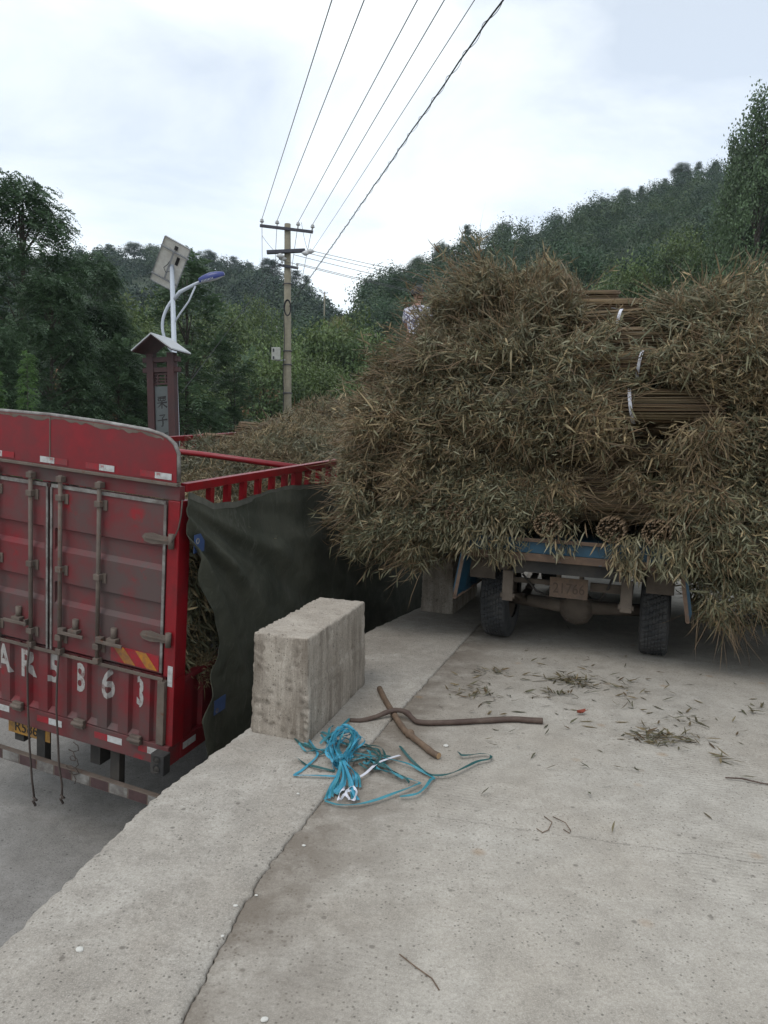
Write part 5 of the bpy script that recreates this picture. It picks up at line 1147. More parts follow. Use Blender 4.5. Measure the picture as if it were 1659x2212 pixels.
    m.ribbon(ring, 0.024, [Vector((0, q[1], q[2])).normalized() for q in ring], 0.002)
    e = ring[0]; m.ribbon([e, (e[0] - .03, e[1] + .03, e[2] + .02), (e[0] - .09, e[1] + .02, e[2] + .05)], 0.026, (0, .3, 1), 0.002)
    return stalks, fol, m.mesh('strap', 'strap_white'), ax(np.linspace(.18, 1.0, 9))
VAR = {
    'A': bundle_meshes(1, droop=0.08), 'B': bundle_meshes(2, droop=0.22, weights=(3, 3, 2, 2, .8, 1.4, 1.5)), 'C': bundle_meshes(3, droop=0.12, weights=(2, 3, 3, 1, 1, 2, 1), fat=.9),
    'D': bundle_meshes(4, droop=0.62, d0=0.33, weights=(4, 2, 1.5, 3, .6, .8, 2), fat=1.05), 'E': bundle_meshes(5, droop=0.95, d0=0.28, weights=(4, 2, 1.5, 3, .7, .8, 2), fat=1.1),
    'G': bundle_meshes(6, droop=0.12, weights=(4, 1, .3, 6, .1, .5, 2), fat=1.0, nleaf=25000), 'T': bundle_meshes(8, droop=0.10, weights=(.5, 2, 4, .3, 4, 3, .4), fat=.9),
}
AXES = []
def share_out(base, V, C, axes):
    """give every loose leaf to the bundle it lies nearest to"""
    n = len(V) // 6; Wp = V.reshape(n, 6, 3)[:, 0] @ np.array(base.to_3x3()).T + np.array(base.translation)
    D = np.stack([np.linalg.norm(Wp[:, None] - a[None], axis=-1).min(1) for o, a in axes], 1).argmin(1)
    for i, (b, a) in enumerate(axes):
        k = np.where(D == i)[0]; m_ = len(k)
        if not m_: continue
        bs = np.arange(m_)[:, None]
        me = np_mesh('loose_leaves', V.reshape(n, 6, 3)[k].reshape(-1, 3), (bs * 6 + np.array([0, 1, 2, 1, 3, 4, 2, 3, 5, 4])).ravel(), (bs * 10 + np.array([0, 3, 7])).ravel(), 'grassleaf', C.reshape(n, 6, 3)[k].reshape(-1, 3).clip(0, 1))
        o = link(bpy.data.objects.new('loose_leaves', me), b); o['kind'] = 'stuff'
        o.matrix_parent_inverse = b.matrix_world.inverted(); o.matrix_basis = base
def bundle(kind, mat, label, group, cat='brushwood bundle', scale=(1, 1, 1), strap=True):
    st, fo, sp, sam = VAR[kind]
    o = empty('brushwood_bundle', mat @ Matrix.Diagonal((*scale, 1)), label, cat, group)
    link(bpy.data.objects.new('stalks', st), o); f = link(bpy.data.objects.new('foliage', fo), o); f['kind'] = 'stuff'
    if strap: link(bpy.data.objects.new('strap', sp), o)
    AXES.append((o, np.array([o.matrix_world @ Vector(q) for q in sam])))
    return o
ORD = ['lowest', 'second', 'third', 'fourth', 'fifth', 'sixth', 'seventh', 'eighth']
def place(base, x, y, z, yaw, tilt=0.0): return base @ Matrix.Translation((x, y, z)) @ Matrix.Rotation(yaw, 4, 'Z') @ Matrix.Rotation(tilt, 4, 'Y')
# (z, butt x, variant, scale length, scale fat, yaw deviation deg, tilt deg)
LEFT = [(1.36, 0.55, 'D', .94, .92, 6, 0), (1.52, 0.42, 'B', .92, 1.05, -5, 0), (1.76, 0.40, 'B', .88, 1.05, 4, 0), (2.11, 1.04, 'A', 1.05, 1.05, -2, 0), (2.36, 0.50, 'C', .82, 1.0, 5, -2), (2.64, 0.55, 'B', .72, 1.0, -4, -1), (2.86, 0.40, 'C', .60, .95, 3, -2), (3.00, 0.22, 'A', .46, .90, -2, -2)]
RIGHT = [(1.26, -0.10, 'E', .97, 1.05, -4, 0), (1.46, -0.20, 'E', 1.0, 1.0, 6, 0), (1.76, 0.15, 'D', 1.0, 1.0, -3, 0), (2.02, 0.55, 'B', 1.0, .9, 4, 0), (2.43, -0.13, 'C', 1.0, .9, -4, -1), (2.62, 0.18, 'G', .95, .85, 4, -1), (2.76, -0.32, 'G', 1.0, .62, -2, -2), (2.64, 0.60, 'C', .90, .8, 2, -8)]
FRONT = {('left', 3): -.27, ('right', 4): -.22, ('right', 5): -.24, ('right', 6): -.20}
ROWS = [(-0.42, 'in the row facing the viewer'), (0.22, 'in the second row behind'), (0.95, 'in the third row'), (1.70, 'in the fourth row'), (2.4, 'in the front row by the cab')]
for ri, (y0, rn) in enumerate(ROWS):
    for side, LST in (('left', LEFT), ('right', RIGHT)):
        for li, (z, bx, kd, sl, sf, yw, tl) in enumerate(LST):
            if ri >= 2 and li in (1, 3): continue
            j = random.uniform
            y = y0 + (j(-.06, .10) if ri else 0.03 * li + j(-.04, .05) + FRONT.get((side, li), 0)); dz = j(-.03, .03) - (0.10 * ri if ri >= 2 else 0) - (0.05 if ri == 1 else 0)
            yaw = rad((180 if side == 'left' else 0) + yw + (j(-4, 4) if ri else 0))
            bundle(kd, place(BMx, bx + (j(-.12, .12) if ri else 0), y, z + dz, yaw, rad(tl)), '%s bundle of the %s stack, %s, blue truck' % (ORD[li], side, rn), 'brushwood bundles loaded on the blue truck', scale=(sl, sf, sf * .92), strap=(ri == 0 and (side, li) in (('left', 3), ('right', 4), ('right', 6))))
# bundles laid lengthwise at the tail with round butt ends showing
for x, z, nm in ((-0.90, 1.19, 'first butt end from the left above the blue tail sill'), (-0.165, 1.145, 'second butt end from the left, round and clear, above the plate'), (0.325, 1.14, 'third butt end from the left, ragged, above the blue sill'), (0.66, 1.14, 'rightmost butt end half hidden in leaves above the blue sill')):
    bundle('A', place(BMx, x, -0.80, z, rad(90 + random.uniform(-4, 4)), 0), 'bundle with its ' + nm, 'brushwood bundles loaded on the blue truck', scale=(.95, .82, .78), strap=False)
# leafy tops turned to the rear, spilling over the middle of the load
for x, z, kd, yw, nm in ((-0.95, 1.60, 'D', 48, 'left'), (-0.55, 1.76, 'D', 40, 'middle'), (0.75, 1.66, 'B', -52, 'right'), (1.35, 1.80, 'D', 35, 'far right')):
    bundle(kd, place(BMx, x, 1.55, z, rad(-90 + yw), 0), 'bundle with leafy top turned rearward, %s of the tail' % nm, 'brushwood bundles loaded on the blue truck', scale=(.93, 1.0, .85), strap=False)
bundle('A', place(BMx, 0.62, -0.52, 1.33, rad(183), 0), 'thin bundle of bare stalks laid crosswise just above the butt ends', 'brushwood bundles loaded on the blue truck', scale=(.72, .62, .5), strap=False)

BLUE_AXES = [a for a in AXES if (BMx.inverted() @ a[0].matrix_world.translation).y < .1 or 'rearward' in a[0]['label']]; N_BLUE = len(AXES)
# tangle of loose leaves and twigs over the stacked bundles
OUTL = [(-.95, .92), (-1.23, .66), (-1.54, .66), (-1.9, .72), (-2.12, .94), (-2.24, 1.35), (-2.12, 1.9), (-1.95, 2.25), (-1.55, 2.68), (-1.34, 3.14), (-.8, 3.30), (-.3, 3.14), (.1, 2.88), (.45, 2.88), (.8, 2.97), (1.29, 3.16), (1.9, 3.12), (2.2, 2.5), (2.3, 1.4), (2.1, .6), (1.6, .40), (1.18, .38), (.95, .54), (.86, .9), (.82, 1.14), (.5, 1.26), (-.6, 1.26), (-.85, 1.16)]
WIN = [(.40, 1.12, 2.0, 2.23), (.05, .52, 2.36, 2.50), (.24, .92, 2.54, 2.71), (.14, .60, 2.82, 2.93), (-.28, -.03, 1.0, 1.28), (.20, .46, 1.0, 1.27)]
def outline_dist(x, z):
    A = np.array(OUTL); B = np.roll(A, -1, 0); d = B - A; P = np.stack([x, z], 1)[:, None]
    t = (((P - A) * d).sum(-1) / (d * d).sum(-1)).clip(0, 1); dist = np.linalg.norm(P - A - t[..., None] * d, axis=-1).min(1)
    ins = np.zeros(len(x), bool)
    for (x0, z0), (x1, z1) in zip(A, B): ins ^= ((z0 > z) != (z1 > z)) & (x < (x1 - x0) * (z - z0) / (z1 - z0 + 1e-9) + x0)
    return dist, ins
def loose_mass(n, seed):
    r = np.random.default_rng(seed); x = r.uniform(-2.35, 2.35, n * 2); z = r.uniform(.35, 3.35, n * 2); d, ins = outline_dist(x, z)
    lump = np.array([nz3((a, b, 0), 2.6, 3) + .6 * nz3((a, b, 0), 7, 5) for a, b in zip(x, z)])
    keep = ins & (r.uniform(0, 1, len(x)) < np.clip(.55 + lump * 1.1, .08, 1))
    for x0, x1, z0, z1 in WIN: keep &= ~((x > x0) & (x < x1) & (z > z0) & (z < z1) & (r.uniform(0, 1, len(x)) < .95))
    x, z, d, lump = [q[keep][:n] for q in (x, z, d, lump)]; k = len(x); e = np.clip(1 - d / .42, 0, 1)
    y = -.80 + .40 * e ** 2 - .22 * lump + r.uniform(0, .16, k) - .10 * np.sin(z * 10.5) * (1 - e)
    P = np.stack([x, y, z], 1); cx = np.where(x < .2, -.4, 1.0)
    rad_ = unit(np.stack([(x - cx) * .6, np.full(k, -.25), (z - 1.9) * .25], 1))
    D = rad_ * r.uniform(0, 1.0, (k, 1)) + r.standard_normal((k, 3)) * .85 + np.array((0, -.1, -1)) * r.uniform(.1, 1.0, (k, 1)) * np.where(z < 1.9, 1.3, .55)[:, None]
    Nn = np.array((0, -1, .5)) + r.standard_normal((k, 3)) * .7
    Ln = r.uniform(.034, .092, k); V1, l1, s1 = blades(P, D, Nn, Ln, Ln * r.uniform(.11, .20, k), r.normal(-.25, 1.0, k))
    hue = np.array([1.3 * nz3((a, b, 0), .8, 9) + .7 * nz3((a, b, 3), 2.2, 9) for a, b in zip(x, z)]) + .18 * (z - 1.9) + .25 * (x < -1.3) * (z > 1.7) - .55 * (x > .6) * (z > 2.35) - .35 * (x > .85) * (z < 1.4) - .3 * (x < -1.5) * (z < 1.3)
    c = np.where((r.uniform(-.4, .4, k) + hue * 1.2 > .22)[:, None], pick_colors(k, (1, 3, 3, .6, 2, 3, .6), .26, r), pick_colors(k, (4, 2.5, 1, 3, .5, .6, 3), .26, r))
    tw = r.integers(0, k, k // 16); m_ = len(tw)
    V2, l2, s2 = blades(P[tw] + np.array((0, -.02, 0)), rad_[tw] + r.standard_normal((m_, 3)) * .35, Nn[tw], r.uniform(.12, .40, m_), np.full(m_, .005), r.normal(-.3, .35, m_))
    C = np.vstack([np.repeat(c, 6, 0), np.repeat(LEAFC[5] * r.uniform(.6, 1.6, (m_, 1)), 6, 0)])
    ed = np.where((d < .10) & ((x < -.9) | (z > 2.8)))[0]; ed = r.choice(ed, 170); q_ = 7      # sprigs standing out past the edge
    dr = unit(np.stack([(x[ed] + .35) * .9, np.full(len(ed), -.15), (z[ed] - 1.7) * .7], 1) + r.standard_normal((len(ed), 3)) * .35); sl = r.uniform(.10, .34, len(ed))
    V3, l3, s3 = blades(P[ed], dr, r.standard_normal((len(ed), 3)), sl, np.full(len(ed), .006), r.normal(-.15, .2, len(ed)))
    pp = (P[ed][:, None] + dr[:, None] * (sl[:, None] * r.uniform(.2, 1.0, (len(ed), q_)))[..., None]).reshape(-1, 3); kk = len(pp)
    V4, l4, s4 = blades(pp, np.repeat(dr, q_, 0) + r.standard_normal((kk, 3)) * .6 + np.array((0, 0, -.3)), r.standard_normal((kk, 3)), r.uniform(.05, .12, kk), r.uniform(.008, .015, kk), r.normal(-.2, .7, kk))
    C3 = np.repeat(LEAFC[5] * r.uniform(.6, 1.4, (len(ed), 1)), 6, 0); C4 = np.repeat(pick_colors(kk, (3, 3, 3, 2, 2, 1.5, 1), .26, r), 6, 0)
    Vs = [V1, V2, V3, V4]
    return np.vstack(Vs), np.vstack([C, C3, C4])
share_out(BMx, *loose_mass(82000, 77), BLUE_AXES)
def loose_heap(n, seed):
    r = np.random.default_rng(seed); x = r.uniform(-1.15, 1.12, n); y = 7.9 * r.uniform(0, 1, n) ** 1.1 + .15
    zt = np.interp(y, [0, 1.2, 2.1, 2.8, 3.4, 4.6, 5.6, 7, 8.2], [2.80, 2.82, 2.88, 3.06, 3.28, 3.40, 3.58, 3.74, 3.66]) - .20 * np.abs(x) ** 2.2 + np.array([.32 * nz3((a, b, 0), 1.3, 2) + .06 * nz3((a, b, 0), 4, 4) for a, b in zip(x, y)])
    P = np.stack([x, y, zt - np.abs(r.normal(0, .05, n))], 1); D = r.standard_normal((n, 3)) * np.array((.9, .7, .35)) + np.array((.5, 0, 0)); Nn = np.array((0, -.3, 1)) + r.standard_normal((n, 3)) * .6
    Ln = r.uniform(.05, .12, n); V, l, s = blades(P, D, Nn, Ln, Ln * r.uniform(.10, .18, n), r.normal(0, .75, n))
    g = np.array([1.4 * nz3((a, b, 0), 1.0, 12) for a, b in zip(x, y)]) + .9 * np.exp(-((y - 3.6) / .8) ** 2) * (x > -.3) - .12
    c = .82 * np.where((g + r.uniform(-.2, .2, n) > .05)[:, None], pick_colors(n, (4, 1, .3, 6, .1, .5, 1.5), .26, r) * .8, pick_colors(n, (1.5, 3, 2.5, .8, 1.2, 3.5, .5), .26, r) * .85)
    return V, np.repeat(c, 6, 0)
HEAP = loose_heap(26000, 78)
def gap_fill(n, seed):
    r = np.random.default_rng(seed); y = r.uniform(.13, 1.0, n); z = r.uniform(1.66, 2.9, n); x = 1.10 + .06 * np.array([nz3((a, b, 0), 4, 2) for a, b in zip(y, z)]) + r.uniform(-.06, .05, n)
    D = r.standard_normal((n, 3)) * .6 + np.array((.3, -.1, -.7)); Ln = r.uniform(.07, .15, n)
    V, l, s = blades(np.stack([x, y, z], 1), D, np.array((1, 0, .3)) + r.standard_normal((n, 3)) * .6, Ln, Ln * r.uniform(.1, .18, n), r.normal(0, .4, n))
    return V, np.repeat(pick_colors(n, (4, 3, 2, 2, 1.5, .6, 3), .26, r), 6, 0)
GAP = gap_fill(2600, 79)

# small leafy tufts hanging over the blue sill
def tuft(seed, n, spread, hang, cols, leaf=(.07, .13)):
    r = np.random.default_rng(seed); P = r.standard_normal((n, 3)) * np.array(spread) ; P[:, 2] = -np.abs(r.uniform(0, hang, n))
    P[:, 0] *= (1 - .5 * (-P[:, 2] / hang)); D = r.standard_normal((n, 3)) * .45 + np.array((0, -.15, -1.0))
    V, l, s = blades(P, D, r.standard_normal((n, 3)), r.uniform(*leaf, n), r.uniform(.009, .016, n), r.normal(-.1, .4, n))
    return np_mesh('leafy_tuft', V, l, s, 'grassleaf', np.repeat(pick_colors(n, cols, .25, r), 6, 0).clip(0, 1))
for i, (x, z, hg, w, lb) in enumerate(((-0.52, 1.16, .33, .13, 'grey-green leafy tuft hanging over the left part of the blue sill'), (0.47, 1.14, .32, .12, 'grey-green leafy tuft hanging over the right part of the blue sill'), (-0.78, 1.22, .30, .16, 'leafy sprigs drooping at the left end of the blue sill'), (0.78, 1.12, .26, .12, 'few pale leaves drooping at the right end of the blue sill'), (-0.06, 1.20, .26, .10, 'short leaf spray in front of the clearest butt end'))):
    o = link(bpy.data.objects.new('leafy_tuft', tuft(40 + i, 330 if i < 4 else 110, (w, .035, 0), hg, (4, 2, 1, 3, .8, .5, 4))), None, lb, 'leaf tuft', 'leafy tufts hanging over the sill')
    o.matrix_world = BMx @ Matrix.Translation((x, -0.82, z))

# bundles on the red truck
RED = [  # x butt, y, z, yaw, kind, scale, label
    (-1.0, 0.55, 2.50, 2, 'C', .78, 'brown bundle just inside the red tailgate, left of centre'), (1.0, 0.9, 2.46, 182, 'T', .78, 'straw-coloured bundle behind the first red stakes'),
    (-1.0, 1.35, 2.58, -4, 'T', .80, 'tan bundle under the red crossbar'), (1.05, 1.75, 2.62, 178, 'C', .78, 'brown bundle right of the red crossbar end'),
    (-1.05, 2.25, 2.64, 3, 'T', .82, 'dry tan bundle directly behind the red crossbar'), (1.05, 2.75, 2.66, 184, 'C', .80, 'brown bundle beside the thick red side post'),
    (-1.1, 3.1, 2.94, -3, 'C', .82, 'brown bundle heaped behind the lamp post foot'), (-1.0, 3.6, 3.10, 4, 'T', .84, 'tan bundle heaped in the middle of the red truck'),
    (-0.8, 3.3, 2.98, 6, 'G', .82, 'dark green leafy bundle lying nearest on the red truck heap'), (-0.6, 4.2, 3.10, -5, 'G', .82, 'dark green leafy bundle lying behind the nearest green one'),
    (1.1, 4.4, 2.82, 178, 'T', .80, 'tan bundle at the edge of the red truck beside the overhanging load'), (-1.1, 4.6, 3.22, 2, 'C', .84, 'brown bundle far back on the red truck, left'),
    (-0.5, 5.2, 3.32, 5, 'G', .84, 'green bundle high at the back of the red truck heap'), (-0.9, 5.9, 3.42, -3, 'B', .86, 'olive bundle high on the red truck left of the standing person'),
    (-0.3, 6.0, 3.38, 8, 'T', .84, 'straw-coloured bundle at the feet of the standing person'), (-0.5, 6.9, 3.42, 0, 'C', .88, 'brown bundle under the standing person'), (-0.6, 7.8, 3.38, 3, 'B', .88, 'olive bundle at the front of the red truck'),
    (-1.15, 0.50, 2.05, 1, 'G', .80, 'green bundle showing through the gap below the tarpaulin corner, upper'), (-1.1, 0.62, 1.66, -3, 'T', .80, 'straw-coloured bundle showing through the gap beside the corner post'), (-1.15, 0.45, 2.40, 2, 'C', .80, 'brown bundle just under the top of the tarpaulin gap'), (-1.1, 0.60, 1.36, 2, 'B', .78, 'lowest bundle on the red truck deck by the corner post'),
]
for x, y, z, yw, kd, sc, lb in RED:
    bundle(kd, place(RM, x, y, z, rad(yw), 0), lb, 'brushwood bundles loaded on the red truck', scale=(sc, .92, .85), strap=False)

share_out(RM, *HEAP, AXES[N_BLUE:]); share_out(RM, *GAP, AXES[N_BLUE:])
# ------------------------------------------------------------------ person standing on the red truck's load
def skin_mesh(name, joints, edges, mat, sub=2, root=0):
    me = bpy.data.meshes.new(name); me.from_pydata([j[0] for j in joints], edges, [])
    ob = bpy.data.objects.new(name, me); COL.objects.link(ob)
    ob.modifiers.new('skin', 'SKIN').use_smooth_shade = True
    for i, j in enumerate(joints): me.skin_vertices[0].data[i].radius = (j[1], j[2] if len(j) > 2 else j[1])
    me.skin_vertices[0].data[root].use_root = True
    sb = ob.modifiers.new('sub', 'SUBSURF'); sb.levels = sub; sb.render_levels = sub
    m2 = bpy.data.meshes.new_from_object(ob.evaluated_get(bpy.context.evaluated_depsgraph_get()))
    bpy.data.objects.remove(ob); bpy.data.meshes.remove(me); m2.name = name; m2.materials.clear(); m2.materials.append(M[mat])
    for p in m2.polygons: p.use_smooth = True
    return m2
J = [((0, 0, .95), .13, .10), ((0, .01, 1.15), .12, .09), ((0, .0, 1.36), .15, .10), ((0, .01, 1.47), .055), ((0, .03, 1.56), .055), ((0, .055, 1.64), .078, .092), ((0, .05, 1.72), .06, .075),
     ((-.17, .0, 1.40), .055), ((-.27, .10, 1.18), .043), ((-.16, .32, 1.10), .033), ((-.12, .39, 1.10), .026), ((.17, .0, 1.40), .055), ((.27, .10, 1.18), .043), ((.16, .32, 1.10), .033), ((.12, .39, 1.10), .026),
     ((-.10, 0, .88), .085), ((-.12, .03, .48), .058), ((-.12, 0, .08), .042), ((-.12, .13, .03), .035), ((.10, 0, .88), .085), ((.12, .03, .48), .058), ((.12, 0, .08), .042), ((.12, .13, .03), .035)]
E_ = [(0, 1), (1, 2), (2, 3), (3, 4), (4, 5), (5, 6), (2, 7), (7, 8), (8, 9), (9, 10), (2, 11), (11, 12), (12, 13), (13, 14), (0, 15), (15, 16), (16, 17), (17, 18), (0, 19), (19, 20), (20, 21), (21, 22)]
PM = Matrix.Translation((0.43, 12.0, 2.58)) @ Matrix.Rotation(rad(-38), 4, 'Z')
pers = link(bpy.data.objects.new('person', skin_mesh('person', J, E_, 'skin')), None, 'person in a pale patterned shirt seen from behind beside the heaped load', 'person'); pers.matrix_world = PM
hand = MB()
for sx in (-.12, .12):
    for k in range(4): bx = sx + (k - 1.5) * .018; hand.tube([(bx, .40, 1.105), (bx, .445 - .004 * abs(k - 1.3), 1.10), (bx, .465 - .006 * abs(k - 1.3), 1.075), (bx, .455, 1.05)], [.0095, .009, .008, .006], 6)
    hand.tube([(sx - math.copysign(.03, sx), .39, 1.10), (sx - math.copysign(.055, sx), .42, 1.09), (sx - math.copysign(.05, sx), .45, 1.07)], [.011, .010, .007], 6)
hand.build('fingers', 'skin', pers)
link(bpy.data.objects.new('shirt', skin_mesh('shirt', [((0, 0, .90), .155, .118), ((0, .01, 1.15), .142, .108), ((0, 0, 1.36), .172, .118), ((0, .01, 1.45), .075), ((-.18, 0, 1.39), .078), ((-.26, .08, 1.22), .066), ((.18, 0, 1.39), .078), ((.26, .08, 1.22), .066)], [(0, 1), (1, 2), (2, 3), (2, 4), (4, 5), (2, 6), (6, 7)], 'shirt')), pers)
link(bpy.data.objects.new('trousers', skin_mesh('trousers', [((0, 0, .93), .15, .115), ((-.10, 0, .84), .10), ((-.12, .03, .48), .073), ((-.12, 0, .10), .06), ((.10, 0, .84), .10), ((.12, .03, .48), .073), ((.12, 0, .10), .06)], [(0, 1), (1, 2), (2, 3), (0, 4), (4, 5), (5, 6)], 'trousers')), pers)
hr = MB(); G = []
for i in range(13):
    f = i / 12 * math.pi * .60; G.append([(.098 * math.sin(f) * math.cos(a) , .035 + .115 * math.sin(f) * math.sin(a) + .012 * math.cos(f) - (.02 if f > 1.2 else 0), 1.665 + .125 * math.cos(f) + .004 * math.sin(9 * a)) for a in np.linspace(0, 2 * math.pi, 25)])
hr.grid(G); hr.build('hair', 'hair', pers)
fc = MB()
for sx in (-.032, .032): fc.lathe([(-.008, 0), (-.006, .008), (0, .011), (.006, .008), (.008, 0)], (sx, .142, 1.655), 'Y', 8)
fc.tube([(0, .135, 1.66), (0, .163, 1.625), (0, .145, 1.617)], [.008, .014, .008], 7); fc.tube([(-.024, .138, 1.585), (0, .148, 1.583), (.024, .138, 1.585)], .006, 6)
for sx in (-.083, .083): fc.lathe([(-.008, .01), (0, .03), (.008, .02)], (sx, .045, 1.64), 'X', 10)
fc.build('face_features', 'skin', pers)

# ------------------------------------------------------------------ straps, sticks, litter on the road
LINES = {'a':[[0.124,4.077],[0.171,3.93],[0.224,3.793],[0.276,3.708],[0.331,3.695],[0.399,3.733],[0.473,3.809],[0.54,3.882],[0.604,3.921],[0.624,3.959],[0.619,3.995],[0.575,4.0],[0.511,3.971],[0.46,3.96],[0.446,4.001]],'b':[[-0.137,3.959],[-0.027,3.917],[0.072,3.876],[0.167,3.824],[0.222,3.76],[0.288,3.681],[0.272,3.645],[0.239,3.551],[0.2,3.481],[0.156,3.456],[0.112,3.448]],'c':[[-0.161,3.861],[-0.046,3.916],[0.033,3.827],[0.071,3.75],[0.126,3.678],[0.18,3.639],[0.215,3.596],[0.158,3.537],[0.086,3.475],[-0.001,3.404],[-0.085,3.363],[-0.17,3.359],[-0.244,3.391]],'d':[[-0.245,3.4],[-0.231,3.495],[-0.213,3.616],[-0.193,3.768]],'e':[[-0.406,4.161],[-0.356,4.019],[-0.327,3.922],[-0.34,3.85],[-0.382,3.745],[-0.422,3.656],[-0.362,3.653],[-0.288,3.649],[-0.21,3.651]],'f':[[-0.434,3.867],[-0.378,3.801],[-0.307,3.749],[-0.22,3.726]],'g':[[-0.477,4.142],[-0.416,4.054],[-0.349,3.995],[-0.277,3.974],[-0.216,3.954]],'h':[[-0.337,4.263],[-0.282,4.169],[-0.248,4.131],[-0.174,4.109],[-0.111,4.061]],'i':[[-0.274,4.354],[-0.287,4.238],[-0.282,4.102]],'j':[[-0.218,4.329],[-0.27,4.156],[-0.326,4.073]],'k':[[-0.177,4.499],[-0.198,4.36],[-0.243,4.213],[-0.299,4.127]],'l':[[-0.199,3.756],[-0.244,3.856],[-0.265,3.95],[-0.244,4.078],[-0.187,4.162],[-0.143,4.111],[-0.129,4.009],[-0.153,3.885],[-0.184,3.779]],'m':[[-0.203,3.745],[-0.223,3.905],[-0.207,4.055],[-0.165,4.123],[-0.13,4.034],[-0.144,3.91],[-0.179,3.786]],'n':[[-0.2,3.778],[-0.242,3.903],[-0.231,4.105],[-0.166,4.15],[-0.1,4.062],[-0.126,3.935],[-0.185,3.791]],'o':[[-0.209,3.767],[-0.243,3.787],[-0.267,3.902],[-0.256,4.026],[-0.205,4.107]],'p':[[-0.185,3.768],[-0.155,3.726],[-0.115,3.674],[-0.104,3.622],[-0.101,3.551]],'q':[[-0.186,3.746],[-0.194,3.617],[-0.222,3.495],[-0.226,3.438]],'r':[[-0.179,3.746],[-0.138,3.579],[-0.115,3.463],[-0.1,3.417]],'s':[[-0.191,3.734],[-0.196,3.576],[-0.199,3.487]],'t':[[-0.129,4.009],[-0.09,4.063],[-0.009,4.055],[0.032,3.994],[0.038,3.85],[-0.005,3.757],[-0.043,3.777],[-0.065,3.867]],'u':[[-0.12,4.035],[-0.07,4.077],[0.002,3.992],[0.032,3.921],[0.072,3.923]],'v':[[-0.193,3.734],[-0.167,3.619],[-0.175,3.518],[-0.212,3.477]],'w':[[-0.113,3.632],[-0.06,3.688],[-0.005,3.802],[0.052,3.875],[0.122,3.951]],'x':[[-0.158,3.538],[-0.159,3.48],[-0.175,3.441],[-0.181,3.403],[-0.163,3.386],[-0.152,3.423],[-0.151,3.48]],'y':[[-0.149,3.442],[-0.142,3.481],[-0.117,3.501],[-0.097,3.464],[-0.104,3.408],[-0.129,3.388],[-0.145,3.415],[-0.141,3.462],[-0.115,3.473]],'A':[[-0.176,4.468],[-0.103,4.464],[-0.014,4.511],[0.054,4.548],[0.122,4.569],[0.179,4.557],[0.211,4.505],[0.243,4.461],[0.321,4.451],[0.433,4.466],[0.548,4.489],[0.687,4.521],[0.851,4.552],[0.939,4.54],[1.029,4.533]],'B':[[0.001,5.092],[0.024,4.946],[0.06,4.749],[0.099,4.567],[0.131,4.413],[0.161,4.297],[0.181,4.265],[0.21,4.189],[0.258,4.086],[0.303,3.987],[0.335,3.945]]}
def smooth_path(pts, n=6, z=lambda t: 0.003):
    P = [Vector((p[0], p[1], 0)) for p in pts]; out_ = []
    for i in range(len(P) - 1):
        a, b, c, d = P[max(i - 1, 0)], P[i], P[i + 1], P[min(i + 2, len(P) - 1)]
        sharp = (b - a).length > 0 and (c - b).length > 0 and ((b - a).normalized().dot((c - b).normalized()) < 0.2)
        for k in range(n):
            t = k / n
            q = b.lerp(c, t) if sharp else 0.5 * ((2 * b) + (c - a) * t + (2 * a - 5 * b + 4 * c - d) * t * t + (3 * b - a - 3 * c + d) * t ** 3)
            out_.append(q)
    out_.append(P[-1]); m = len(out_)
    return [Vector((p.x, p.y, 0.011 + z(i / (m - 1)))) for i, p in enumerate(out_)]
kc = Vector((LINES['d'][-1][0], LINES['d'][-1][1], 0))
coil = empty('packing_strap_coil', Matrix.Translation(kc), 'tangle of blue and teal plastic packing strap knotted in the middle', 'packing strap')
def strap(key, mat, w=0.017, zf=None, twist=0.0):
    P = smooth_path(LINES[key], 7, zf or (lambda t: 0.004 + 0.010 * abs(math.sin(t * 5 + ord(key)))))
    P = [p - kc for p in P]; n = [Vector((math.sin(twist * math.sin(i * .25 + ord(key))), 0.25 * math.sin(i * .19), math.cos(twist * math.sin(i * .25 + ord(key))))) for i in range(len(P))]
    MB().ribbon(P, w, n, 0.0012).build('strap', mat, coil)
for k in 'a': strap(k, 'strap_teal', .015, twist=.5)
for k in 'bc': strap(k, 'strap_mid', .0145, twist=.4)
for k in 'fgut': strap(k, 'strap_teal', .016, twist=.8)
for k in 'hijk': strap(k, 'strap_mid', .013, lambda t: .006 + .03 * math.sin(t * 3), twist=.9)
for k in 'de': strap(k, 'strap_blue', .013, twist=.3)
for i, k in enumerate('lmno'): strap(k, 'strap_blue', .0115, (lambda t, i=i: .012 + .075 * math.sin(math.pi * t) * (1 - .15 * i)), twist=1.1)
for i, k in enumerate('lmn'):
    LINES['L' + k] = [(p[0] * 1.0 + .012 * math.sin(7 * j + i), p[1] + .018 * math.cos(5 * j + i)) for j, p in enumerate(LINES[k])]
def strap2(key, mat, w, zf, tw):
    P = [p - kc for p in smooth_path(LINES[key], 7, zf)]; n = [Vector((math.sin(tw * math.sin(i * .3 + len(P))), .3 * math.sin(i * .2), math.cos(tw * math.sin(i * .3 + len(P))))) for i in range(len(P))]
    MB().ribbon(P, w, n, .0012).build('strap', mat, coil)
for i, k in enumerate(('Ll', 'Lm', 'Ln')): strap2(k, ('strap_blue', 'strap_mid', 'strap_blue')[i], .0115, (lambda t, i=i: .02 + .055 * math.sin(math.pi * t) + .01 * i), 1.2)
for k in 'pqrsv': strap(k, 'strap_blue', .014, lambda t: .045 * (1 - t) + .004, twist=.5)
kn = MB(); pr = []
for k in range(60):
    a = k * .42; pr.append((0.038 * math.cos(a), 0.018 * math.sin(k * .11) + 0.012 * math.sin(a * 2), 0.05 + 0.032 * math.sin(a)))
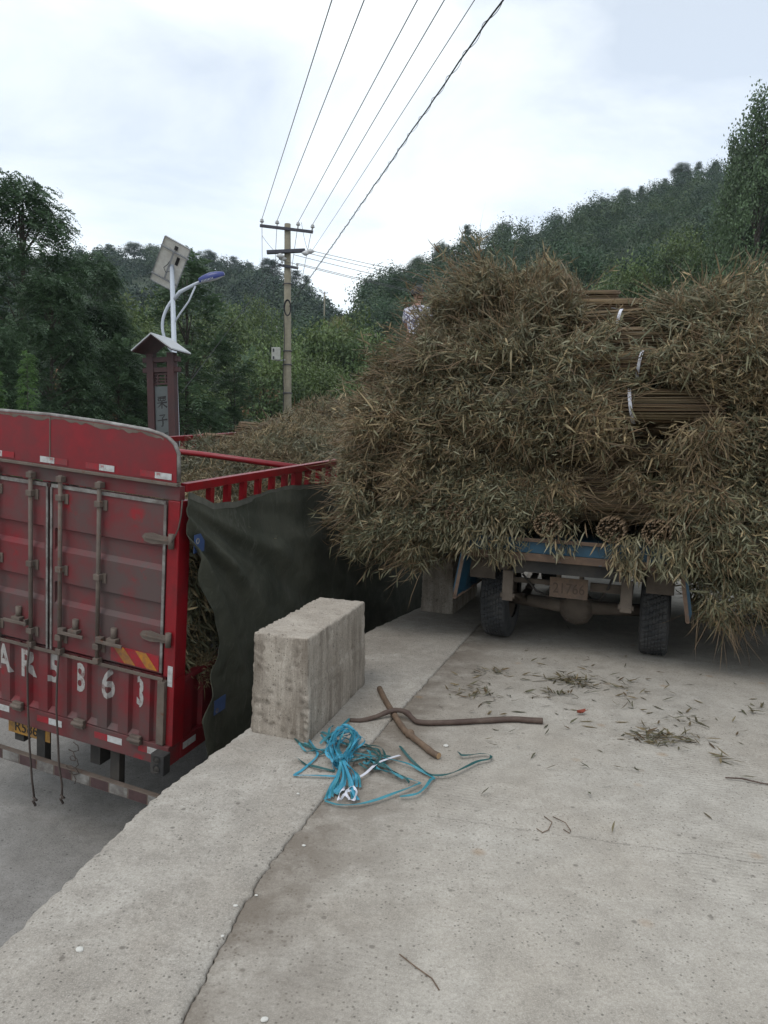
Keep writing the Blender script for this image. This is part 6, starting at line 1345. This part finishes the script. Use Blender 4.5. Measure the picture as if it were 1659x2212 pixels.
kn.ribbon(pr, .016, [Vector((p[0], 0.01, p[2] - .05)).normalized() for p in pr], .0012); kn.build('knot', 'strap_blue', coil)
for j in range(4):
    for i, k in enumerate('lmno'):
        if (i + j) % 2: continue
        LINES['t%d%s' % (j, k)] = [(p[0] + .030 * math.sin(1.9 * q + 2 * j + i), p[1] + .030 * math.cos(1.6 * q + j * 1.7)) for q, p in enumerate(LINES[k])]
        strap2('t%d%s' % (j, k), ('strap_blue', 'strap_mid', 'strap_blue', 'strap_teal')[(i + j) % 4], .0105, (lambda t, i=i, j=j: .010 + (.03 + .012 * j) * math.sin(math.pi * t)), 1.3)
for j in range(3):
    for i, k in enumerate('pqrsv'):
        LINES['u%d%s' % (j, k)] = [(p[0] + .022 * (q / 4) * math.sin(j * 2.1 + i), p[1] - .012 * (q / 4) * j + .01 * math.sin(i * 3 + j)) for q, p in enumerate(LINES[k])]
        strap2('u%d%s' % (j, k), ('strap_blue', 'strap_mid')[(i + j) % 2], .0125, (lambda t, j=j: (.05 - .01 * j) * (1 - t) + .004), .8)
for j in range(3):
    for i, k in enumerate('tgch'):
        LINES['w%d%s' % (j, k)] = [(p[0] * .8 + kc.x * .2 + .03 * math.sin(j * 2 + q * .7), p[1] * .8 + kc.y * .2 + .03 * math.cos(j + q * .9 + i)) for q, p in enumerate(LINES[k][:7])]
        strap2('w%d%s' % (j, k), ('strap_teal', 'strap_mid')[(i + j) % 2], .012, (lambda t, j=j: .006 + .02 * abs(math.sin(4 * t + j))), 1.2)
for k in 'xy': strap(k, 'strap_white', .013, lambda t: .008 + .02 * abs(math.sin(6 * t)), twist=1.2)
P = smooth_path(LINES['w'], 6, lambda t: .006 + .012 * math.sin(math.pi * t))
MB().ribbon(P, .016, (0, 0, 1), .0012).build('white_strap', 'strap_white', None, 'straight piece of white plastic strap lying across the teal ones', 'strap')

def stick(key, r0, mat, name_label, zoff, knots, flip=False):
    P = smooth_path(LINES[key], 5, lambda t: 0); n = len(P); m = MB(); rs = []; Q = []
    for i, p in enumerate(P):
        t = i / (n - 1); rr = r0(t) * (1 + .07 * nz3((t * 9, len(key), 0), 2)) + sum(k[1] * math.exp(-((t - k[0]) / .022) ** 2) for k in knots)
        Q.append((p.x, p.y, zoff(t) + r0(t) + .003)); rs.append(rr)
    m.tube(Q, rs, 12)
    ob = m.build('stick', [mat, 'cutwood'], None, name_label, 'stick', 'wooden sticks crossed on the concrete')
    for p in ob.data.polygons:
        if len(p.vertices) > 4: p.material_index = 1
    return ob
stick('B', lambda t: .0195 - .002 * t, 'sticklight', 'shorter knotty light brown stick lying underneath, slanting toward the viewer', lambda t: 0, [(.62, .012), (.30, .002), (.86, .003)])
stick('A', lambda t: .0135 + .005 * t, 'stickdark', 'longer dark bent stick lying crosswise on top of the other', lambda t: .036 * math.exp(-((t - .27) / .12) ** 2), [(.2, .002), (.36, .004), (.8, .0015)])

def leaf_obj_mesh(seed, n, spread, mat='grassleaf', cols=(3, 3, 1.5, 2, .5, 2, .5), leaf=(.05, .12), dark=.62):
    r = np.random.default_rng(seed); P = r.standard_normal((n, 3)) * np.array((spread, spread * .8, 0)); P[:, 2] = .006 + np.abs(r.normal(0, .012 if n > 3 else .002, n))
    a = r.uniform(0, 2 * np.pi, n); D = np.stack([np.cos(a), np.sin(a), r.normal(.05, .15, n)], 1); Nn = np.stack([r.normal(0, .4, n), r.normal(0, .4, n), np.ones(n)], 1)
    V, l, s = blades(P, D, Nn, r.uniform(*leaf, n), r.uniform(.008, .016, n), r.normal(.05, .35, n))
    V[:, 2] = np.where(V[:, 2] > .02, .02 + (V[:, 2] - .02) * .35, np.maximum(V[:, 2], .004))
    return np_mesh('dry_leaf', V, l, s, mat, (np.repeat(pick_colors(n, cols, .25, r), 6, 0) * dark).clip(0, 1) if mat == 'grassleaf' else None)
for i, (x, y, n, sp, lb) in enumerate(((1.67, 4.34, 90, .09, 'biggest loose clump of green leaves on the concrete behind the truck'), (1.46, 5.44, 110, .085, 'dark matted clump of leaves in front of the truck axle'), (1.81, 5.35, 14, .07, 'small dark leaf clump right of the matted one'), (2.0, 4.66, 16, .08, 'leaf clump between the green clump and the right wheel'), (1.93, 4.29, 8, .04, 'few curled leaves right of the big green clump'), (1.95, 4.02, 8, .04, 'olive leaf clump near the right edge of the road'), (2.56, 4.87, 14, .08, 'leaf clump at the far right of the concrete'), (0.67, 5.11, 40, .10, 'loose scatter of brown leaves above the dark stick'), (1.2, 5.11, 30, .08, 'brown leaf scatter left of the matted clump'), (0.89, 5.63, 24, .07, 'dark leaf scatter near the left wheel'))):
    o = link(bpy.data.objects.new('leaf_clump', leaf_obj_mesh(60 + i, n, sp)), None, lb, 'leaf clump', 'leaf clumps on the concrete'); o.location = (x, y, 0.0)
def one_leaf(seed, mat='grassleaf', ln=.1, dark=.7): return leaf_obj_mesh(seed, 1, .001, mat, leaf=(ln * .9, ln * 1.1), dark=dark)
m = MB(); G = [[(x * .03, y * .017 * (1 - abs(x) ** 2.2 * .9), .010 + .012 * y * y + .008 * x * x) for y in np.linspace(-1, 1, 5)] for x in np.linspace(-1, 1, 9)]
m.grid(G); m.tube([(.03, 0, .018), (.05, .004, .02)], .0015, 5); o = m.build('red_leaf', 'redleaf', None, 'single rust-red dry leaf lying behind the truck', 'leaf'); o.location = (1.32, 4.72, 0); o.rotation_euler = (0, 0, .5); o.scale = (1.25, 1.25, 1.25)
twg = MB().tube([(-.11, .02, .012), (-.03, .01, .014), (.05, -.03, .010), (.12, -.05, .008)], .004, 6); o = twg.build('twig', 'stickdark', None, 'leafy brown twig lying near the right edge of the concrete', 'twig'); o.location = (1.94, 3.76, 0)
twg = MB().tube([(-.07, .09, .004), (-.02, .03, .005), (.03, -.02, .004), (.05, -.07, .003)], .0022, 5); o = twg.build('twig', 'sticklight', None, 'thin dry stem lying alone on the nearest concrete', 'twig'); o.location = (0.16, 2.25, 0)
twg = MB()
for s in (-1, 1): twg.tube([(.02 * s, .10, .004), (.03 + .03 * s, .03, .012), (.02 + .05 * s, -.03, .006), (.0 + .06 * s, -.05, .004), (-.02 + .06 * s, -.02, .006)], .0022, 5)
o = twg.build('twig', 'sticklight', None, 'pair of curled dry stems lying on the hairline crack', 'twig'); o.location = (0.80, 3.22, 0)
protos = [one_leaf(100 + i, ln=random.uniform(.05, .11), dark=random.uniform(.45, .9)) for i in range(14)]
for i in range(170):
    if i < 130: x = random.gauss(1.45, .55); y = random.gauss(5.0, .6)
    else: x = random.uniform(.6, 2.2); y = random.uniform(3.1, 6.5)
    if x < interp(JOINT, y) + .12: continue
    o = link(bpy.data.objects.new('dry_leaf', protos[i % 14]), None, 'narrow dry leaf lying loose on the concrete behind the blue truck', 'leaf', 'dry leaves scattered on the concrete')
    o.location = (x, y, 0); o.rotation_euler = (0, 0, random.uniform(0, 6.28))
for i, (x, y) in enumerate([(-2.6, 4.6), (-2.2, 4.2), (-2.3, 4.9), (-1.9, 4.5), (-2.9, 5.0), (-1.75, 4.05), (-1.6, 3.7)]):
    o = link(bpy.data.objects.new('dry_leaf', protos[i]), None, 'narrow dark leaf lying on the lower road behind the red truck', 'leaf', 'dry leaves on the lower road')
    q = RM.inverted() @ Vector((x, y, -2)); o.matrix_world = RM @ Matrix.Translation((q.x, q.y, .002)) @ Matrix.Rotation(i * 1.3, 4, 'Z')
PEB = [(-0.96, 2.31, .011, 'white pebble alone on the pale ledge nearest the viewer'), (-0.30, 3.01, .007, 'white pebble beside the joint below the straps'), (-0.44, 2.65, .005, 'tiny white pebble touching the jagged joint'), (-0.50, 2.57, .007, 'small flat white chip left of the joint'), (-0.31, 2.04, .009, 'white pebble at the very bottom of the road slab'), (-0.38, 3.47, .006, 'white pebble left of the straps on the ledge'), (-0.51, 2.40, .005, 'little pale pebble low on the joint line'), (0.39, 4.13, .013, 'flat white stone chip right of the light stick'), (0.02, 5.05, .010, 'white stone chip beside the foot of the concrete block')]
for i, (x, y, r_, lb) in enumerate(PEB):
    bm = bmesh.new(); bmesh.ops.create_icosphere(bm, subdivisions=2, radius=r_)
    for v in bm.verts: v.co = Vector((v.co.x * 1.2, v.co.y, v.co.z * .6)) * (1 + .35 * nz3(v.co, 90, i)) + Vector((0, 0, r_ * .45))
    me = bpy.data.meshes.new('pebble'); bm.to_mesh(me); bm.free(); me.materials.append(M['pebble'])
    o = link(bpy.data.objects.new('pebble', me), None, lb, 'pebble', 'white pebbles'); o.location = (x, y, .008 if x < interp(JOINT, y) else 0)
